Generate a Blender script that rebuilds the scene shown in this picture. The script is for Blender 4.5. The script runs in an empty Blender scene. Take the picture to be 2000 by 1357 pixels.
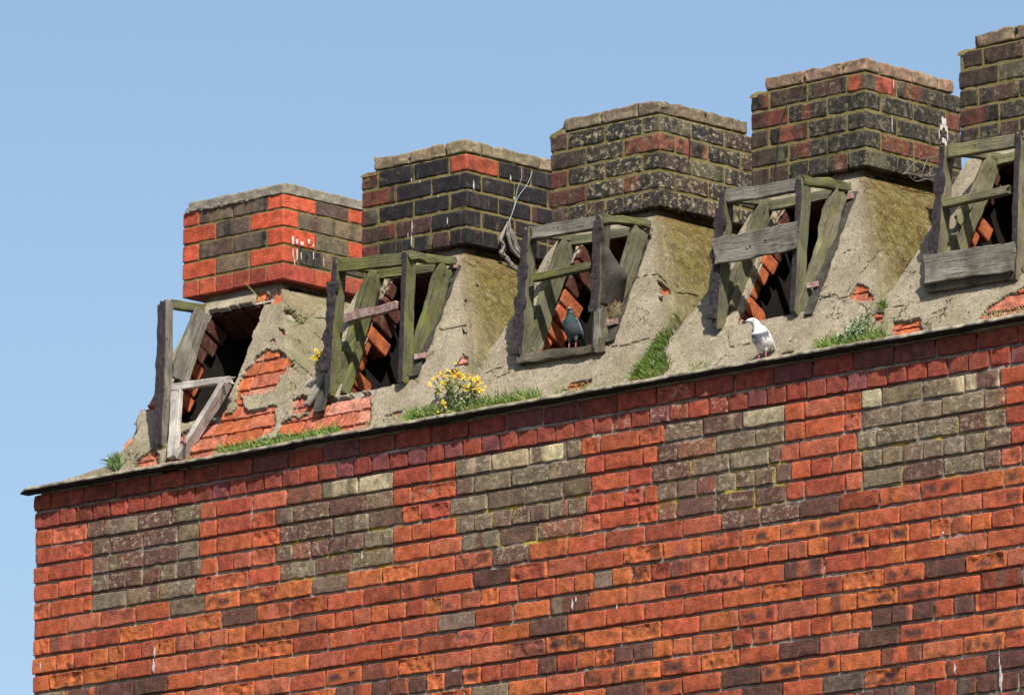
import bpy, math, random
import numpy as np
from mathutils import Matrix, Vector

# ---------------------------------------------------------------- camera, sky, sun
SC = bpy.context.scene
F_PX = 15246.7
CO = np.array([27.165, -26.331, -6.862])
CF = np.array([-0.66160, 0.72320, 0.19681]); CF /= np.linalg.norm(CF)
CR = np.array([0.73742, 0.67544, -0.00083]); CR -= CF * CR.dot(CF); CR /= np.linalg.norm(CR)
CU = np.cross(CR, CF)
cam = bpy.data.cameras.new('camera'); camo = bpy.data.objects.new('camera', cam)
SC.collection.objects.link(camo)
cam.sensor_width = 36; cam.sensor_fit = 'HORIZONTAL'; cam.lens = F_PX / 2000 * 36
cam.clip_start = 1; cam.clip_end = 5000
camo.matrix_world = Matrix(((CR[0], CU[0], -CF[0], CO[0]), (CR[1], CU[1], -CF[1], CO[1]),
                            (CR[2], CU[2], -CF[2], CO[2]), (0, 0, 0, 1)))
SC.camera = camo
SUN_EL, SUN_AZ = math.radians(47), math.radians(56)       # azimuth from -Y towards +X
W = bpy.data.worlds.new('World'); SC.world = W; W.use_nodes = True
nt = W.node_tree; bg = nt.nodes['Background']
sky = nt.nodes.new('ShaderNodeTexSky'); sky.sky_type = 'NISHITA'; sky.sun_disc = False
sky.sun_elevation = SUN_EL; sky.sun_rotation = math.pi - SUN_AZ
sky.air_density = 1.0; sky.dust_density = 1.9; sky.ozone_density = 2.0; sky.altitude = 20
nt.links.new(sky.outputs[0], bg.inputs[0]); bg.inputs[1].default_value = 0.086
sun = bpy.data.lights.new('sun', 'SUN'); suno = bpy.data.objects.new('sun', sun)
SC.collection.objects.link(suno)
sun.energy = 5.0; sun.angle = math.radians(0.5); sun.color = (1.0, 0.94, 0.84)
sd = Vector((math.sin(SUN_AZ) * math.cos(SUN_EL), -math.cos(SUN_AZ) * math.cos(SUN_EL), math.sin(SUN_EL)))
suno.rotation_euler = sd.to_track_quat('Z', 'Y').to_euler()
SC.view_settings.view_transform = 'Standard'; SC.view_settings.look = 'None'
SC.view_settings.exposure = 0.80; SC.view_settings.gamma = 1
SC.cycles.max_bounces = 6; SC.cycles.diffuse_bounces = 3

# ---------------------------------------------------------------- helpers
rng = random.Random(7)
nr = np.random.RandomState(11)

def proj(P):
    d = np.asarray(P, float) - CO
    w = d @ CF
    return np.stack([1000 + F_PX * (d @ CR) / w, 678.5 - F_PX * (d @ CU) / w], -1)
def ray(px, py):
    return CF + CR * (px - 1000) / F_PX - CU * (py - 678.5) / F_PX
def atY(px, py, y):
    v = ray(px, py); return CO + v * ((y - CO[1]) / v[1])
def atX(px, py, x):
    v = ray(px, py); return CO + v * ((x - CO[0]) / v[0])
SN = np.array([0, -1.0, 0.585]); SN /= np.linalg.norm(SN)
def onS(px, py, off=0.0):                     # point on the battered front of the roof
    v = ray(px, py); n = SN
    return CO + v * ((off - n.dot(CO)) / n.dot(v))

def _h(i, j, k, s):
    h = (i * 374761393 + j * 668265263 + k * 1440662683 + s * 974634777) & 0xFFFFFFFF
    h = ((h ^ (h >> 13)) * 1274126177) & 0xFFFFFFFF
    h = ((h ^ (h >> 16)) * 2246822519) & 0xFFFFFFFF
    return ((h ^ (h >> 15)) & 0xFFFF) / 65535.0
def vn(P, sc, seed=0):
    P = np.asarray(P, float) * sc
    I = np.floor(P).astype(np.int64); f = P - I; f = f * f * (3 - 2 * f)
    r = 0
    for a in (0, 1):
        for b in (0, 1):
            for c in (0, 1):
                w = (f[..., 0] if a else 1 - f[..., 0]) * (f[..., 1] if b else 1 - f[..., 1]) * (f[..., 2] if c else 1 - f[..., 2])
                r = r + w * _h(I[..., 0] + a, I[..., 1] + b, I[..., 2] + c, seed)
    return r * 2 - 1
def fbm(P, sc, seed=0, o=3):
    r = 0; a = 1
    for k in range(o):
        r = r + a * vn(P, sc * 2 ** k, seed + k * 17); a *= .5
    return r

class MB:
    def __init__(s):
        s.v = []; s.f = []; s.c = []; s.a = []; s.m = []; s.n = 0
    def add(s, V, Fc, col=(.5, .5, .5), aux=(0, 0, 0), mi=0):
        V = np.asarray(V, float); n = len(V)
        s.v.append(V)
        s.f.extend([tuple(int(q) + s.n for q in f) for f in Fc])
        c = np.asarray(col, float); s.c.append(c if c.ndim == 2 else np.tile(c, (n, 1)))
        a = np.asarray(aux, float); s.a.append(a if a.ndim == 2 else np.tile(a, (n, 1)))
        s.m.extend(mi if isinstance(mi, list) else [mi] * len(Fc))
        s.n += n
    def build(s, name, mats, parent=None, smooth=True, origin=None):
        me = bpy.data.meshes.new(name)
        V = np.concatenate(s.v)
        if origin is not None: V = V - np.asarray(origin)
        me.from_pydata(V.tolist(), [], s.f)
        mats = mats if isinstance(mats, (list, tuple)) else [mats]
        for m in mats: me.materials.append(m)
        for nm, arr in (('col', s.c), ('aux', s.a)):
            at = me.color_attributes.new(nm, 'FLOAT_COLOR', 'POINT')
            A = np.ones((s.n, 4)); A[:, :3] = np.concatenate(arr)
            at.data.foreach_set('color', A.ravel())
        me.polygons.foreach_set('material_index', s.m)
        me.polygons.foreach_set('use_smooth', [smooth] * len(s.f))
        me.update()
        o = bpy.data.objects.new(name, me); SC.collection.objects.link(o)
        if parent is not None: o.parent = parent
        if origin is not None: o.location = Vector(origin)
        return o

_T = {}
def topo(nx, ny, nz):
    k = (nx, ny, nz)
    if k in _T: return _T[k]
    idx = {}; F = []
    def g(i, j, l):
        t = (i, j, l)
        if t not in idx: idx[t] = len(idx)
        return idx[t]
    for j in range(ny - 1):
        for l in range(nz - 1):
            F.append((g(0, j, l), g(0, j, l + 1), g(0, j + 1, l + 1), g(0, j + 1, l)))
            F.append((g(nx-1, j, l), g(nx-1, j + 1, l), g(nx-1, j + 1, l + 1), g(nx-1, j, l + 1)))
    for i in range(nx - 1):
        for l in range(nz - 1):
            F.append((g(i, 0, l), g(i + 1, 0, l), g(i + 1, 0, l + 1), g(i, 0, l + 1)))
            F.append((g(i, ny-1, l), g(i, ny-1, l + 1), g(i + 1, ny-1, l + 1), g(i + 1, ny-1, l)))
    for i in range(nx - 1):
        for j in range(ny - 1):
            F.append((g(i, j, 0), g(i, j + 1, 0), g(i + 1, j + 1, 0), g(i + 1, j, 0)))
            F.append((g(i, j, nz-1), g(i + 1, j, nz-1), g(i + 1, j + 1, nz-1), g(i, j + 1, nz-1)))
    _T[k] = (np.array(list(idx.keys())), F)
    return _T[k]
def axis(h, r, n):
    i = h - r; q = min(.0016, i * .3)
    return np.array([-h, -i] + list(np.linspace(-i + q, i - q, max(n, 2))) + [i, h])
def rbox(size, r=.005, n=(2, 2, 2)):
    """rounded, subdivided box centred on the origin"""
    h = np.array(size) / 2; r = min(r, h.min() * .45)
    A = [axis(h[k], r, n[k]) for k in range(3)]
    I, F = topo(*[len(a) for a in A])
    P = np.stack([A[0][I[:, 0]], A[1][I[:, 1]], A[2][I[:, 2]]], -1)
    q = np.clip(P, -(h - r), h - r); d = P - q
    L = np.linalg.norm(d, axis=1, keepdims=True); L[L == 0] = 1
    m = np.linalg.norm(d, axis=1) > 0
    P[m] = (q + r * d / L)[m]
    return P, F

def tag(o, label=None, cat=None, group=None, kind=None):
    if label: o['label'] = label
    if cat: o['category'] = cat
    if group: o['group'] = group
    if kind: o['kind'] = kind
    return o
def empty(name, loc, label=None, cat=None, group=None):
    o = bpy.data.objects.new(name, None); o.empty_display_size = .1
    SC.collection.objects.link(o); o.location = Vector(loc)
    return tag(o, label, cat, group)
def keep(o, root):
    """parent a mesh built in world coordinates under a root standing at its base"""
    o.parent = root; o.matrix_parent_inverse = Matrix.Translation(-root.location)
    return o

# ---------------------------------------------------------------- materials
ALB = .77
class NM:
    def __init__(s, name, rough=.9, spec=.2):
        s.m = bpy.data.materials.new(name); s.m.use_nodes = True
        s.t = s.m.node_tree; s.b = s.t.nodes['Principled BSDF']
        s.b.inputs['Roughness'].default_value = rough
        s.b.inputs['Specular IOR Level'].default_value = spec
        s.co = s.t.nodes.new('ShaderNodeTexCoord').outputs['Object']
    def L(s, a, b): s.t.links.new(a, b)
    def map(s, scale, src=None):
        n = s.t.nodes.new('ShaderNodeMapping'); n.inputs['Scale'].default_value = scale
        s.L(src or s.co, n.inputs[0]); return n.outputs[0]
    def noise(s, sc, det=5, ro=.6, src=None, dist=0, col=False):
        n = s.t.nodes.new('ShaderNodeTexNoise'); n.inputs['Scale'].default_value = sc
        n.inputs['Detail'].default_value = det; n.inputs['Roughness'].default_value = ro
        n.inputs['Distortion'].default_value = dist
        s.L(src or s.co, n.inputs['Vector']); return n.outputs['Color' if col else 'Fac']
    def vor(s, sc, feat='F1', src=None):
        n = s.t.nodes.new('ShaderNodeTexVoronoi'); n.feature = feat; n.inputs['Scale'].default_value = sc
        s.L(src or s.co, n.inputs['Vector']); return n.outputs['Distance']
    def ramp(s, src, a, b, lo=0., hi=1.):
        n = s.t.nodes.new('ShaderNodeMapRange'); n.interpolation_type = 'SMOOTHSTEP'
        for i, v in ((1, a), (2, b), (3, lo), (4, hi)): n.inputs[i].default_value = v
        s.L(src, n.inputs[0]); return n.outputs[0]
    def math(s, op, a, b):
        n = s.t.nodes.new('ShaderNodeMath'); n.operation = op
        for i, v in ((0, a), (1, b)):
            if isinstance(v, (int, float)): n.inputs[i].default_value = v
            else: s.L(v, n.inputs[i])
        return n.outputs[0]
    def mix(s, f, a, b, mode='MIX'):
        n = s.t.nodes.new('ShaderNodeMix'); n.data_type = 'RGBA'; n.blend_type = mode
        for i, v in ((0, f), (6, a), (7, b)):
            if isinstance(v, (int, float)): n.inputs[i].default_value = v
            elif isinstance(v, tuple): n.inputs[i].default_value = (*v[:3], 1)
            else: s.L(v, n.inputs[i])
        return n.outputs[2]
    def attr(s, name):
        n = s.t.nodes.new('ShaderNodeAttribute'); n.attribute_name = name
        return n.outputs['Color']
    def sep(s, c):
        n = s.t.nodes.new('ShaderNodeSeparateColor'); s.L(c, n.inputs[0]); return n.outputs
    def grey(s, v):
        n = s.t.nodes.new('ShaderNodeCombineColor')
        for i in range(3): s.L(v, n.inputs[i])
        return n.outputs[0]
    def done(s, col, bump=None, st=.5, dist=.01):
        col = s.mix(1., col, (ALB, ALB, ALB), 'MULTIPLY')
        s.L(col, s.b.inputs['Base Color'])
        if bump is not None:
            n = s.t.nodes.new('ShaderNodeBump'); n.inputs['Strength'].default_value = st
            n.inputs['Distance'].default_value = dist
            s.L(bump, n.inputs['Height']); s.L(n.outputs[0], s.b.inputs['Normal'])
        return s.m

def mat_brick(name, algae=(.085, .09, .045), rough=.9):
    """col = the brick's own colour; aux = (burn, lichen, algae) amounts"""
    m = NM(name, rough, .12)
    c = m.attr('col'); ax = m.sep(m.attr('aux'))
    n1 = m.noise(22, 8, .65); n2 = m.noise(90, 6, .7)
    st = m.noise(1, 5, .6, m.map((38, 38, 7)))
    c = m.mix(1.0, c, m.grey(m.ramp(n1, .30, .70, .66, 1.30)), 'MULTIPLY')
    c = m.mix(1.0, c, m.grey(m.ramp(n2, .3, .7, .78, 1.20)), 'MULTIPLY')
    c = m.mix(m.math('MULTIPLY', m.ramp(st, .55, .70), .30), c, (.30, .20, .17))
    bn = m.ramp(m.noise(15, 4, .55, dist=.6), .46, .62)
    c = m.mix(m.math('MULTIPLY', bn, ax[0]), c, (.035, .022, .022))
    al = m.ramp(m.noise(1, 6, .7, m.map((45, 45, 20))), .44, .62)
    c = m.mix(m.math('MULTIPLY', al, ax[2]), c, algae)
    li = m.ramp(m.noise(120, 4, .8), .57, .66)
    c = m.mix(m.math('MULTIPLY', li, ax[1]), c, (.42, .38, .28))
    bl = m.ramp(m.noise(1, 6, .75, m.map((30, 30, 42))), .53, .60)
    c = m.mix(m.math('MULTIPLY', m.math('MULTIPLY', bl, m.ramp(ax[1], .22, .7)), .75), c, (.50, .42, .28))
    sm = m.ramp(m.noise(1, 6, .7, m.map((10, 10, 24))), .60, .70)
    c = m.mix(m.math('MULTIPLY', sm, .26), c, (.52, .33, .27))
    pit = m.ramp(m.vor(85), .06, .22)
    c = m.mix(m.math('MULTIPLY', m.math('SUBTRACT', 1, pit), .5), c, (.05, .02, .015))
    b = m.math('ADD', m.math('MULTIPLY', m.noise(70, 9, .78), 1.2), m.math('MULTIPLY', pit, .35))
    return m.done(c, b, .75, .011)
M_BRICK = mat_brick('weathered_brick')
M_CHIM = mat_brick('sooty_chimney_brick', algae=(.105, .105, .055))

def mat_mortar(name, c1, c2, c3, mossy=0.0, lich=False):
    m = NM(name, .95, .1)
    ax = m.sep(m.attr('aux'))
    c = m.mix(m.ramp(m.noise(9, 6), .35, .65), c1, c2)
    c = m.mix(m.ramp(m.noise(3.1, 5), .52, .66), c, c3)
    c = m.mix(1., c, m.grey(m.ramp(m.noise(150, 5), .3, .7, .65, 1.35)), 'MULTIPLY')
    if mossy:
        c = m.mix(m.math('MULTIPLY', m.ramp(m.noise(14, 6, .7), .45, .6), mossy), c, (.20, .17, .035))
    if lich:
        c = m.mix(m.math('MULTIPLY', ax[0], .5), c, (.22, .19, .155))
        c = m.mix(m.math('MULTIPLY', m.ramp(m.noise(7, 6, .75), .49, .56), ax[1]), c, (.52, .40, .06))
    return m.done(c, m.noise(110, 7, .7), .9, .015)
M_MORTAR = mat_mortar('grey_mortar', (.40, .34, .28), (.24, .20, .165), (.52, .45, .37), lich=True)
M_MORTARC = mat_mortar('mossy_mortar', (.22, .18, .075), (.27, .22, .11), (.07, .062, .032), .45)

M_RUBBLE = mat_mortar('pale_old_mortar', (.42, .37, .30), (.30, .26, .20), (.50, .45, .38))

def mat_render():
    m = NM('lichened_cement_render', .95, .12)
    ax = m.sep(m.attr('aux')); n = m.noise(5, 8, .65)
    c = m.mix(m.ramp(n, .35, .65), (.49, .415, .315), (.335, .28, .205))
    c = m.mix(m.math('MULTIPLY', m.ramp(m.noise(9, 7, .7), .50, .64), .4), c, (.36, .32, .18))
    c = m.mix(m.ramp(m.noise(26, 6, .75), .55, .68, 0, .75), c, (.60, .55, .44))
    c = m.mix(m.ramp(m.noise(48, 5, .75), .56, .66, 0, .85), c, (.12, .10, .06))
    c = m.mix(m.ramp(m.noise(1, 6, .75, m.map((16, 16, 3))), .54, .68, 0, .55), c, (.17, .145, .085))
    # moss on the side away from the street
    mo = m.mix(m.ramp(m.noise(17, 6, .75), .42, .60), (.105, .062, .016), (.20, .16, .045))
    mo = m.mix(m.ramp(m.noise(1, 5, .7, m.map((60, 60, 30))), .54, .66), mo, (.34, .32, .17))
    c = m.mix(m.math('MULTIPLY', m.ramp(m.noise(4.2, 7, .7), .26, .46), ax[0]), c, mo)
    gr = m.mix(m.ramp(m.noise(30, 5), .4, .6), (.20, .21, .10), (.27, .25, .13))
    c = m.mix(m.math('MULTIPLY', m.ramp(m.noise(6.3, 7, .7), .34, .6), ax[2]), c, gr)
    ru = m.ramp(m.noise(7, 6, .7), .4, .65)
    c = m.mix(m.math('MULTIPLY', ru, ax[1]), c, (.23, .12, .045))
    c = m.mix(1., c, m.grey(m.ramp(m.noise(160, 5, .8), .3, .7, .48, 1.48)), 'MULTIPLY')
    ed = m.vor(2.6, 'DISTANCE_TO_EDGE', m.mix(.22, m.co, m.noise(7, 5, col=True)))
    cr = m.math('MULTIPLY', m.math('SUBTRACT', 1, m.ramp(ed, .002, .007)), m.ramp(m.noise(2.3, 2), .47, .56))
    c = m.mix(m.math('MULTIPLY', cr, .85), c, (.035, .028, .02))
    b = m.math('SUBTRACT', m.math('ADD', m.noise(85, 9, .8), m.math('MULTIPLY', m.noise(14, 5), .7)), m.math('MULTIPLY', cr, .8))
    return m.done(c, b, 1.0, .014)
M_RENDER = mat_render()

def mat_wood(name, ca, cb, cc, alg=None):
    m = NM(name, .9, .15)
    g = m.noise(1, 7, .7, m.map((55, 55, 2.6)), 1.2)
    c = m.mix(m.ramp(g, .3, .7), ca, cb)
    c = m.mix(m.ramp(m.noise(1, 5, .7, m.map((120, 120, 5))), .56, .66), c, cc)
    if alg: c = m.mix(m.ramp(m.noise(11, 6, .7), .38, .6, 0, .85), c, alg)
    c = m.mix(m.ramp(m.noise(34, 3, .6), .66, .72), c, (.03, .025, .02))
    c = m.mix(1., c, m.grey(m.ramp(m.noise(6, 5, .7), .32, .68, .45, 1.05)), 'MULTIPLY')
    b = m.math('ADD', g, m.math('MULTIPLY', m.noise(1, 6, .8, m.map((160, 160, 6))), .8))
    return m.done(c, b, .8, .012)
M_WGREEN = mat_wood('algae_green_timber', (.15, .145, .075), (.29, .275, .18), (.05, .045, .025), (.165, .18, .045))
M_WOLIVE = mat_wood('olive_grey_timber', (.16, .15, .10), (.31, .295, .21), (.05, .045, .03), (.20, .20, .10))
M_WGREY = mat_wood('bleached_grey_timber', (.21, .195, .155), (.37, .345, .29), (.06, .05, .04))
M_WPALE = mat_wood('pale_raw_timber', (.64, .58, .52), (.78, .72, .66), (.32, .26, .21))
M_WROT = mat_wood('rotten_dark_timber', (.13, .11, .08), (.22, .19, .14), (.03, .025, .02))
M_WBARE = mat_wood('weathered_bare_timber', (.24, .215, .14), (.38, .345, .25), (.08, .065, .04), (.25, .24, .11))

def mat_tar():
    m = NM('bitumen_crust', .75, .35)
    c = m.mix(m.ramp(m.noise(40, 6, .8), .4, .62), (.022, .017, .022), (.075, .055, .06))
    c = m.mix(m.ramp(m.noise(170, 3, .7), .66, .74), c, (.24, .21, .17))
    return m.done(c, m.noise(75, 8, .8), 1.0, .02)
M_TAR = mat_tar()
def mat_felt():
    m = NM('gritty_roofing_felt', .95, .1)
    c = m.mix(m.ramp(m.noise(12, 6, .7), .35, .65), (.045, .042, .036), (.095, .088, .074))
    c = m.mix(1., c, m.grey(m.ramp(m.noise(260, 3, .8), .3, .7, .4, 1.7)), 'MULTIPLY')
    return m.done(c, m.noise(160, 6, .8), .8, .012)
M_FELT = mat_felt()
def mat_simple(name, c1, c2, sc=20, rough=.9, spec=.2, bump=.5, metal=0):
    m = NM(name, rough, spec)
    m.b.inputs['Metallic'].default_value = metal
    c = m.mix(m.ramp(m.noise(sc, 6, .65), .35, .65), c1, c2)
    return m.done(c, m.noise(sc * 3, 6, .7), bump, .01)
M_LEDGE = mat_simple('weathered_slate_ledge', (.44, .38, .29), (.17, .145, .11), 17)
M_UNDER = mat_simple('black_underside', (.012, .011, .01), (.035, .03, .025), 25)  # near-black tone for the lower faces of the ledge
M_CAP = mat_simple('grey_concrete_cap', (.30, .27, .21), (.19, .17, .13), 18, bump=.9)
M_DARK = mat_simple('shade_black_interior', (.006, .005, .004), (.014, .010, .008), 9)  # near-black colour painted in place of the shade inside the openings
M_RUST = mat_simple('rusty_painted_iron', (.24, .11, .08), (.38, .30, .28), 40, .7, .3)
M_WIRE = mat_simple('dull_wire', (.10, .08, .07), (.22, .19, .17), 60, .6, .4)
M_PLASTIC = mat_simple('pale_blue_twine', (.35, .45, .48), (.50, .58, .60), 60, .6, .3)
M_RAG = mat_simple('grey_weathered_rag', (.20, .18, .16), (.34, .31, .28), 45, .95, .1, .9)
M_WHITE = mat_simple('bird_lime', (.72, .70, .68), (.85, .84, .82), 60, .8, .2)
def mat_lime():
    m = NM('smeared_bird_lime', .85, .15)
    al = m.ramp(m.noise(1, 7, .8, m.map((150, 150, 60))), .34, .52, 0, .9)
    m.L(al, m.b.inputs['Alpha'])
    return m.done(m.mix(m.noise(50), (.50, .48, .46), (.75, .73, .71)))
M_LIME = mat_lime()
M_STRAW = mat_simple('dry_straw', (.38, .29, .15), (.20, .13, .06), 60)
M_GROUND = mat_simple('grey_paving', (.09, .088, .08), (.13, .125, .115), 1.2)
def mat_attr(name, rough=.8, spec=.25, sc=60, lo=.75, hi=1.25, bump=.3, trans=0):
    m = NM(name, rough, spec)
    c = m.mix(1., m.attr('col'), m.grey(m.ramp(m.noise(sc, 5, .6), .3, .7, lo, hi)), 'MULTIPLY')
    if trans:
        m.b.inputs['Subsurface Weight'].default_value = 0
    return m.done(c, m.noise(sc * 2, 5), bump, .006)
M_LEAF = mat_attr('plant_leaf', .65, .3)
M_FEATH = mat_attr('feathers', .75, .25, 90, .85, 1.12, .35)

# ---------------------------------------------------------------- the ground and the building
g = MB(); G = 4000
gx = [-G, -200, -30, 0, 30, 200, G]
V = [(a, b, -8.7) for a in gx for b in gx]
g.add(V, [(i * 7 + j, (i + 1) * 7 + j, (i + 1) * 7 + j + 1, i * 7 + j + 1) for i in range(6) for j in range(6)])
tag(g.build('ground', M_GROUND, smooth=False), kind='structure')

BLD = empty('brick_building', (3.5, 0, -8.7), 'old red brick building with a row of square chimneys above rendered roof bases', 'building')
B = .235                      # brick module
H = .0902                     # course height
XL, XR = -.1175, 7.75
NROW = 25
def C(*a): return np.array(a, float)

def lay(mb, cen, size, ex, ez, en, col, aux, seed, res=(9, 1, 4), amp=.0022, spall=0., r=.007, dmax=.012, col2=None, heart=0):
    """one brick: size=(along ex, depth along -en, along ez); en points outwards"""
    P, F = rbox(size, r, (res[0], 2, res[2]))
    wp = np.array(cen) + P[:, :1] * ex + P[:, 1:2] * (-en) + P[:, 2:3] * ez
    front = (P[:, 1] < -size[1] * .2)
    d = fbm(wp, 34, seed, 4) * amp
    ed_ = np.minimum(size[0] / 2 - abs(P[:, 0]), size[2] / 2 - abs(P[:, 2]))
    d = d - np.clip(1 - ed_ / .012, 0, 1) * np.clip(fbm(wp, 26, seed + 21, 3) * 1.6 - .45, 0, 1) * .006
    if spall > 0:
        edge = np.minimum(1, np.minimum((size[0] / 2 - abs(P[:, 0])) / .02, (size[2] / 2 - abs(P[:, 2])) / .014))
        d = d - spall * np.clip(edge, 0.12, 1) * (.55 + .6 * (fbm(wp, 30, seed + 5, 3))) * front
        d = d + fbm(wp, 80, seed + 9, 2) * .0035 * front
    d = np.maximum(d, -dmax)
    wp = wp + np.outer(d * front, en)
    # sideways wander of the edges
    wp = wp + np.outer(vn(wp, 24, seed + 3) * .0024, ez) + np.outer(vn(wp, 20, seed + 4) * .0024, ex)
    if heart:
        t = np.clip(ed_ / .020 - .35, 0, 1) * np.clip(fbm(wp, 22, seed + 31, 3) * 2.2 + heart, 0, 1)
        col = np.array(col) * (1 - t[:, None]) + np.array((.115, .050, .042)) * t[:, None]
    elif col2 is not None:
        t = np.clip((vn(np.stack([P[:, 0], P[:, 0] * 0 + seed * .37, P[:, 2] * .25], -1), 15, seed) + .05) * 6, 0, 1)[:, None]
        col = np.array(col) * (1 - t) + np.array(col2) * t
    mb.add(wp, F, col, aux)

def jit(c, v=.12):
    k = 1 + rng.uniform(-v, v)
    return tuple(max(0, x * k * (1 + rng.uniform(-.05, .05))) for x in c)
RED = (.455, .106, .048); ORA = (.51, .138, .050); SAL = (.46, .126, .068); CRI = (.28, .066, .042)
PUR = (.165, .078, .062); OLI = (.232, .175, .120); BEI = (.68, .55, .34); BLK = (.035, .032, .040); BRN = (.13, .065, .05)

EX, EY, EZ = C(1, 0, 0), C(0, 1, 0), C(0, 0, 1)
wall = MB()
# mortar sheet, slightly behind the brick faces
mort = MB()
nx, nz = 420, 150
xs = np.linspace(XL + .006, XR, nx); zs = np.linspace(-NROW * H, -.001, nz)
GX, GZ = np.meshgrid(xs, zs, indexing='ij')
Pm = np.stack([GX, np.zeros_like(GX) + .0115, GZ], -1).reshape(-1, 3)
Pm[:, 1] += fbm(Pm, 30, 5) * .003 + vn(Pm * C(.4, 1, 1), 11, 8) * .003
bed_ = np.rint(-Pm[:, 2] / H).astype(int); bd_ = np.random.RandomState(4).rand(NROW + 2) ** 2 * .020
Pm[:, 1] += bd_[bed_] * (abs(-Pm[:, 2] / H - bed_) < .2) * np.clip(.6 + 1.6 * vn(np.stack([Pm[:, 0], Pm[:, 0] * 0, bed_ * 3.3], -1), 1.6, 12), 0, 1)
# the patches of dark bricks below each roof opening (x0, x1)
def kx(k): return k * B
def px2x(px, z=-.45):
    v = ray(px, 0); a = atY(px, 900, 0); b = atY(px, 1100, 0)
    t = (z - a[2]) / (b[2] - a[2]); return a[0] + t * (b[0] - a[0])
PATCH = [(px2x(167), px2x(388)), (px2x(545), px2x(775)), (px2x(888), px2x(1143)), (px2x(1283), px2x(1532)), (px2x(1682), px2x(1962))]
PATCH.append((PATCH[-1][0] + 1.25, PATCH[-1][1] + 1.25))

pa = np.zeros((len(Pm), 3)); rr = -Pm[:, 2] / H
for a, b in PATCH:
    ins_ = (Pm[:, 0] > a - .03) & (Pm[:, 0] < b + .03) & (rr > 2.05) & (rr < 7.6)
    pa[ins_, 0] = 1; pa[ins_ & (rr > 4), 1] = .9 if a > 1.5 else .15
mort.add(Pm, [(i * nz + j, (i + 1) * nz + j, (i + 1) * nz + j + 1, i * nz + j + 1) for i in range(nx - 1) for j in range(nz - 1)], aux=pa)

def wall_brick(x0, x1, row, kind, seed):
    zc = -(row - .5) * H + rng.uniform(-.0015, .0015)
    fr = rng.random(); aux = [0, 0, 0]; spall = 0.; xc = (x0 + x1) / 2
    down = (row - 8) / 17.; right = (xc - 0) / 7.5
    if kind == 'top':
        col = CRI if fr < .6 else ((.36, .075, .045) if fr < .85 else (.23, .07, .07)); aux = [.35 * (rng.random() < .4), .10, 0]
        if 3.95 < xc < 4.2 or (row == 2 and 3.75 < xc < 4.4 and fr < .5): aux[1] = .6
    elif kind == 'patch':
        tt_ = float(np.clip(.5 + 1.0 * vn(C(xc, 0, zc)[None], 5, 3)[0] + rng.uniform(-.5, .5), 0, 1))
        col = tuple(np.array(PUR) * (1 - tt_) + np.array(OLI) * tt_)
        if row == 3 and xc > 1.5 and fr < .6: col = tuple(np.array(BEI) * .6 + np.array(col) * .4)
        elif fr > .94: col = (.30, .11, .07)
        aux = [.45 * rng.random(), .30 + .5 * rng.random(), .10 + .22 * rng.random()]
    elif kind == 'pier':
        col = RED if fr < .6 else (SAL if fr < .8 else (.40, .085, .05)); spall = .013 if rng.random() < .28 else 0; aux = [.05, .12, 0]
    else:
        pd = .035 + .42 * max(0, min(1, down * .9 + right * .65 - .30))
        if fr < pd:
            col = (.15, .066, .052) if rng.random() < .8 else (.14, .095, .075); aux = [.5 * rng.random(), .15, .15]
        elif fr < pd + .035: col = (.27, .185, .13); aux = [.2, .3, .3]
        else:
            f2 = rng.random(); col = RED if f2 < .40 else (ORA if f2 < .58 else (SAL if f2 < .84 else (.38, .085, .045)))
            aux = [(.75 * rng.random() if rng.random() < .22 + .45 * right * max(0, down + .35) else .06), .10, 0]
            if rng.random() < .17: spall = rng.uniform(.006, .014); col = ORA
    col = jit(col, .16)
    g = .0055
    hh = H - .0140 + rng.uniform(-.0015, .0015)
    recess = rng.uniform(-.0045, .0030) + (.003 if kind == 'patch' else 0)
    n = 15 if x1 - x0 > .18 else 8
    hi = spall > 0
    c2 = None
    if kind == 'patch' and rng.random() < .6: c2 = jit(rng.choice([OLI, PUR, (.22, .16, .10), BEI] if row < 4 else [OLI, PUR, (.22, .15, .09)]), .15)
    elif kind == 'low' and rng.random() < .22: c2 = jit(rng.choice([(.30, .075, .04), (.22, .075, .05), SAL, ORA]), .15)
    lay(wall, (xc, recess + .05, zc), (x1 - x0 - 2 * g, .10, hh), EX, EZ, -EY, col, aux, seed,
        res=(int(n * 1.6) if hi else n, 1, 9 if hi else 6), amp=.0019, spall=min(spall, .009), r=.0045, dmax=.0120 - recess - .003, col2=c2, heart=(rng.uniform(-.2, .9) if kind == 'low' and col[0] > .3 and rng.random() < .03 + .30 * right + .12 * max(0, down) else 0))
sd_ = 100
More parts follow.
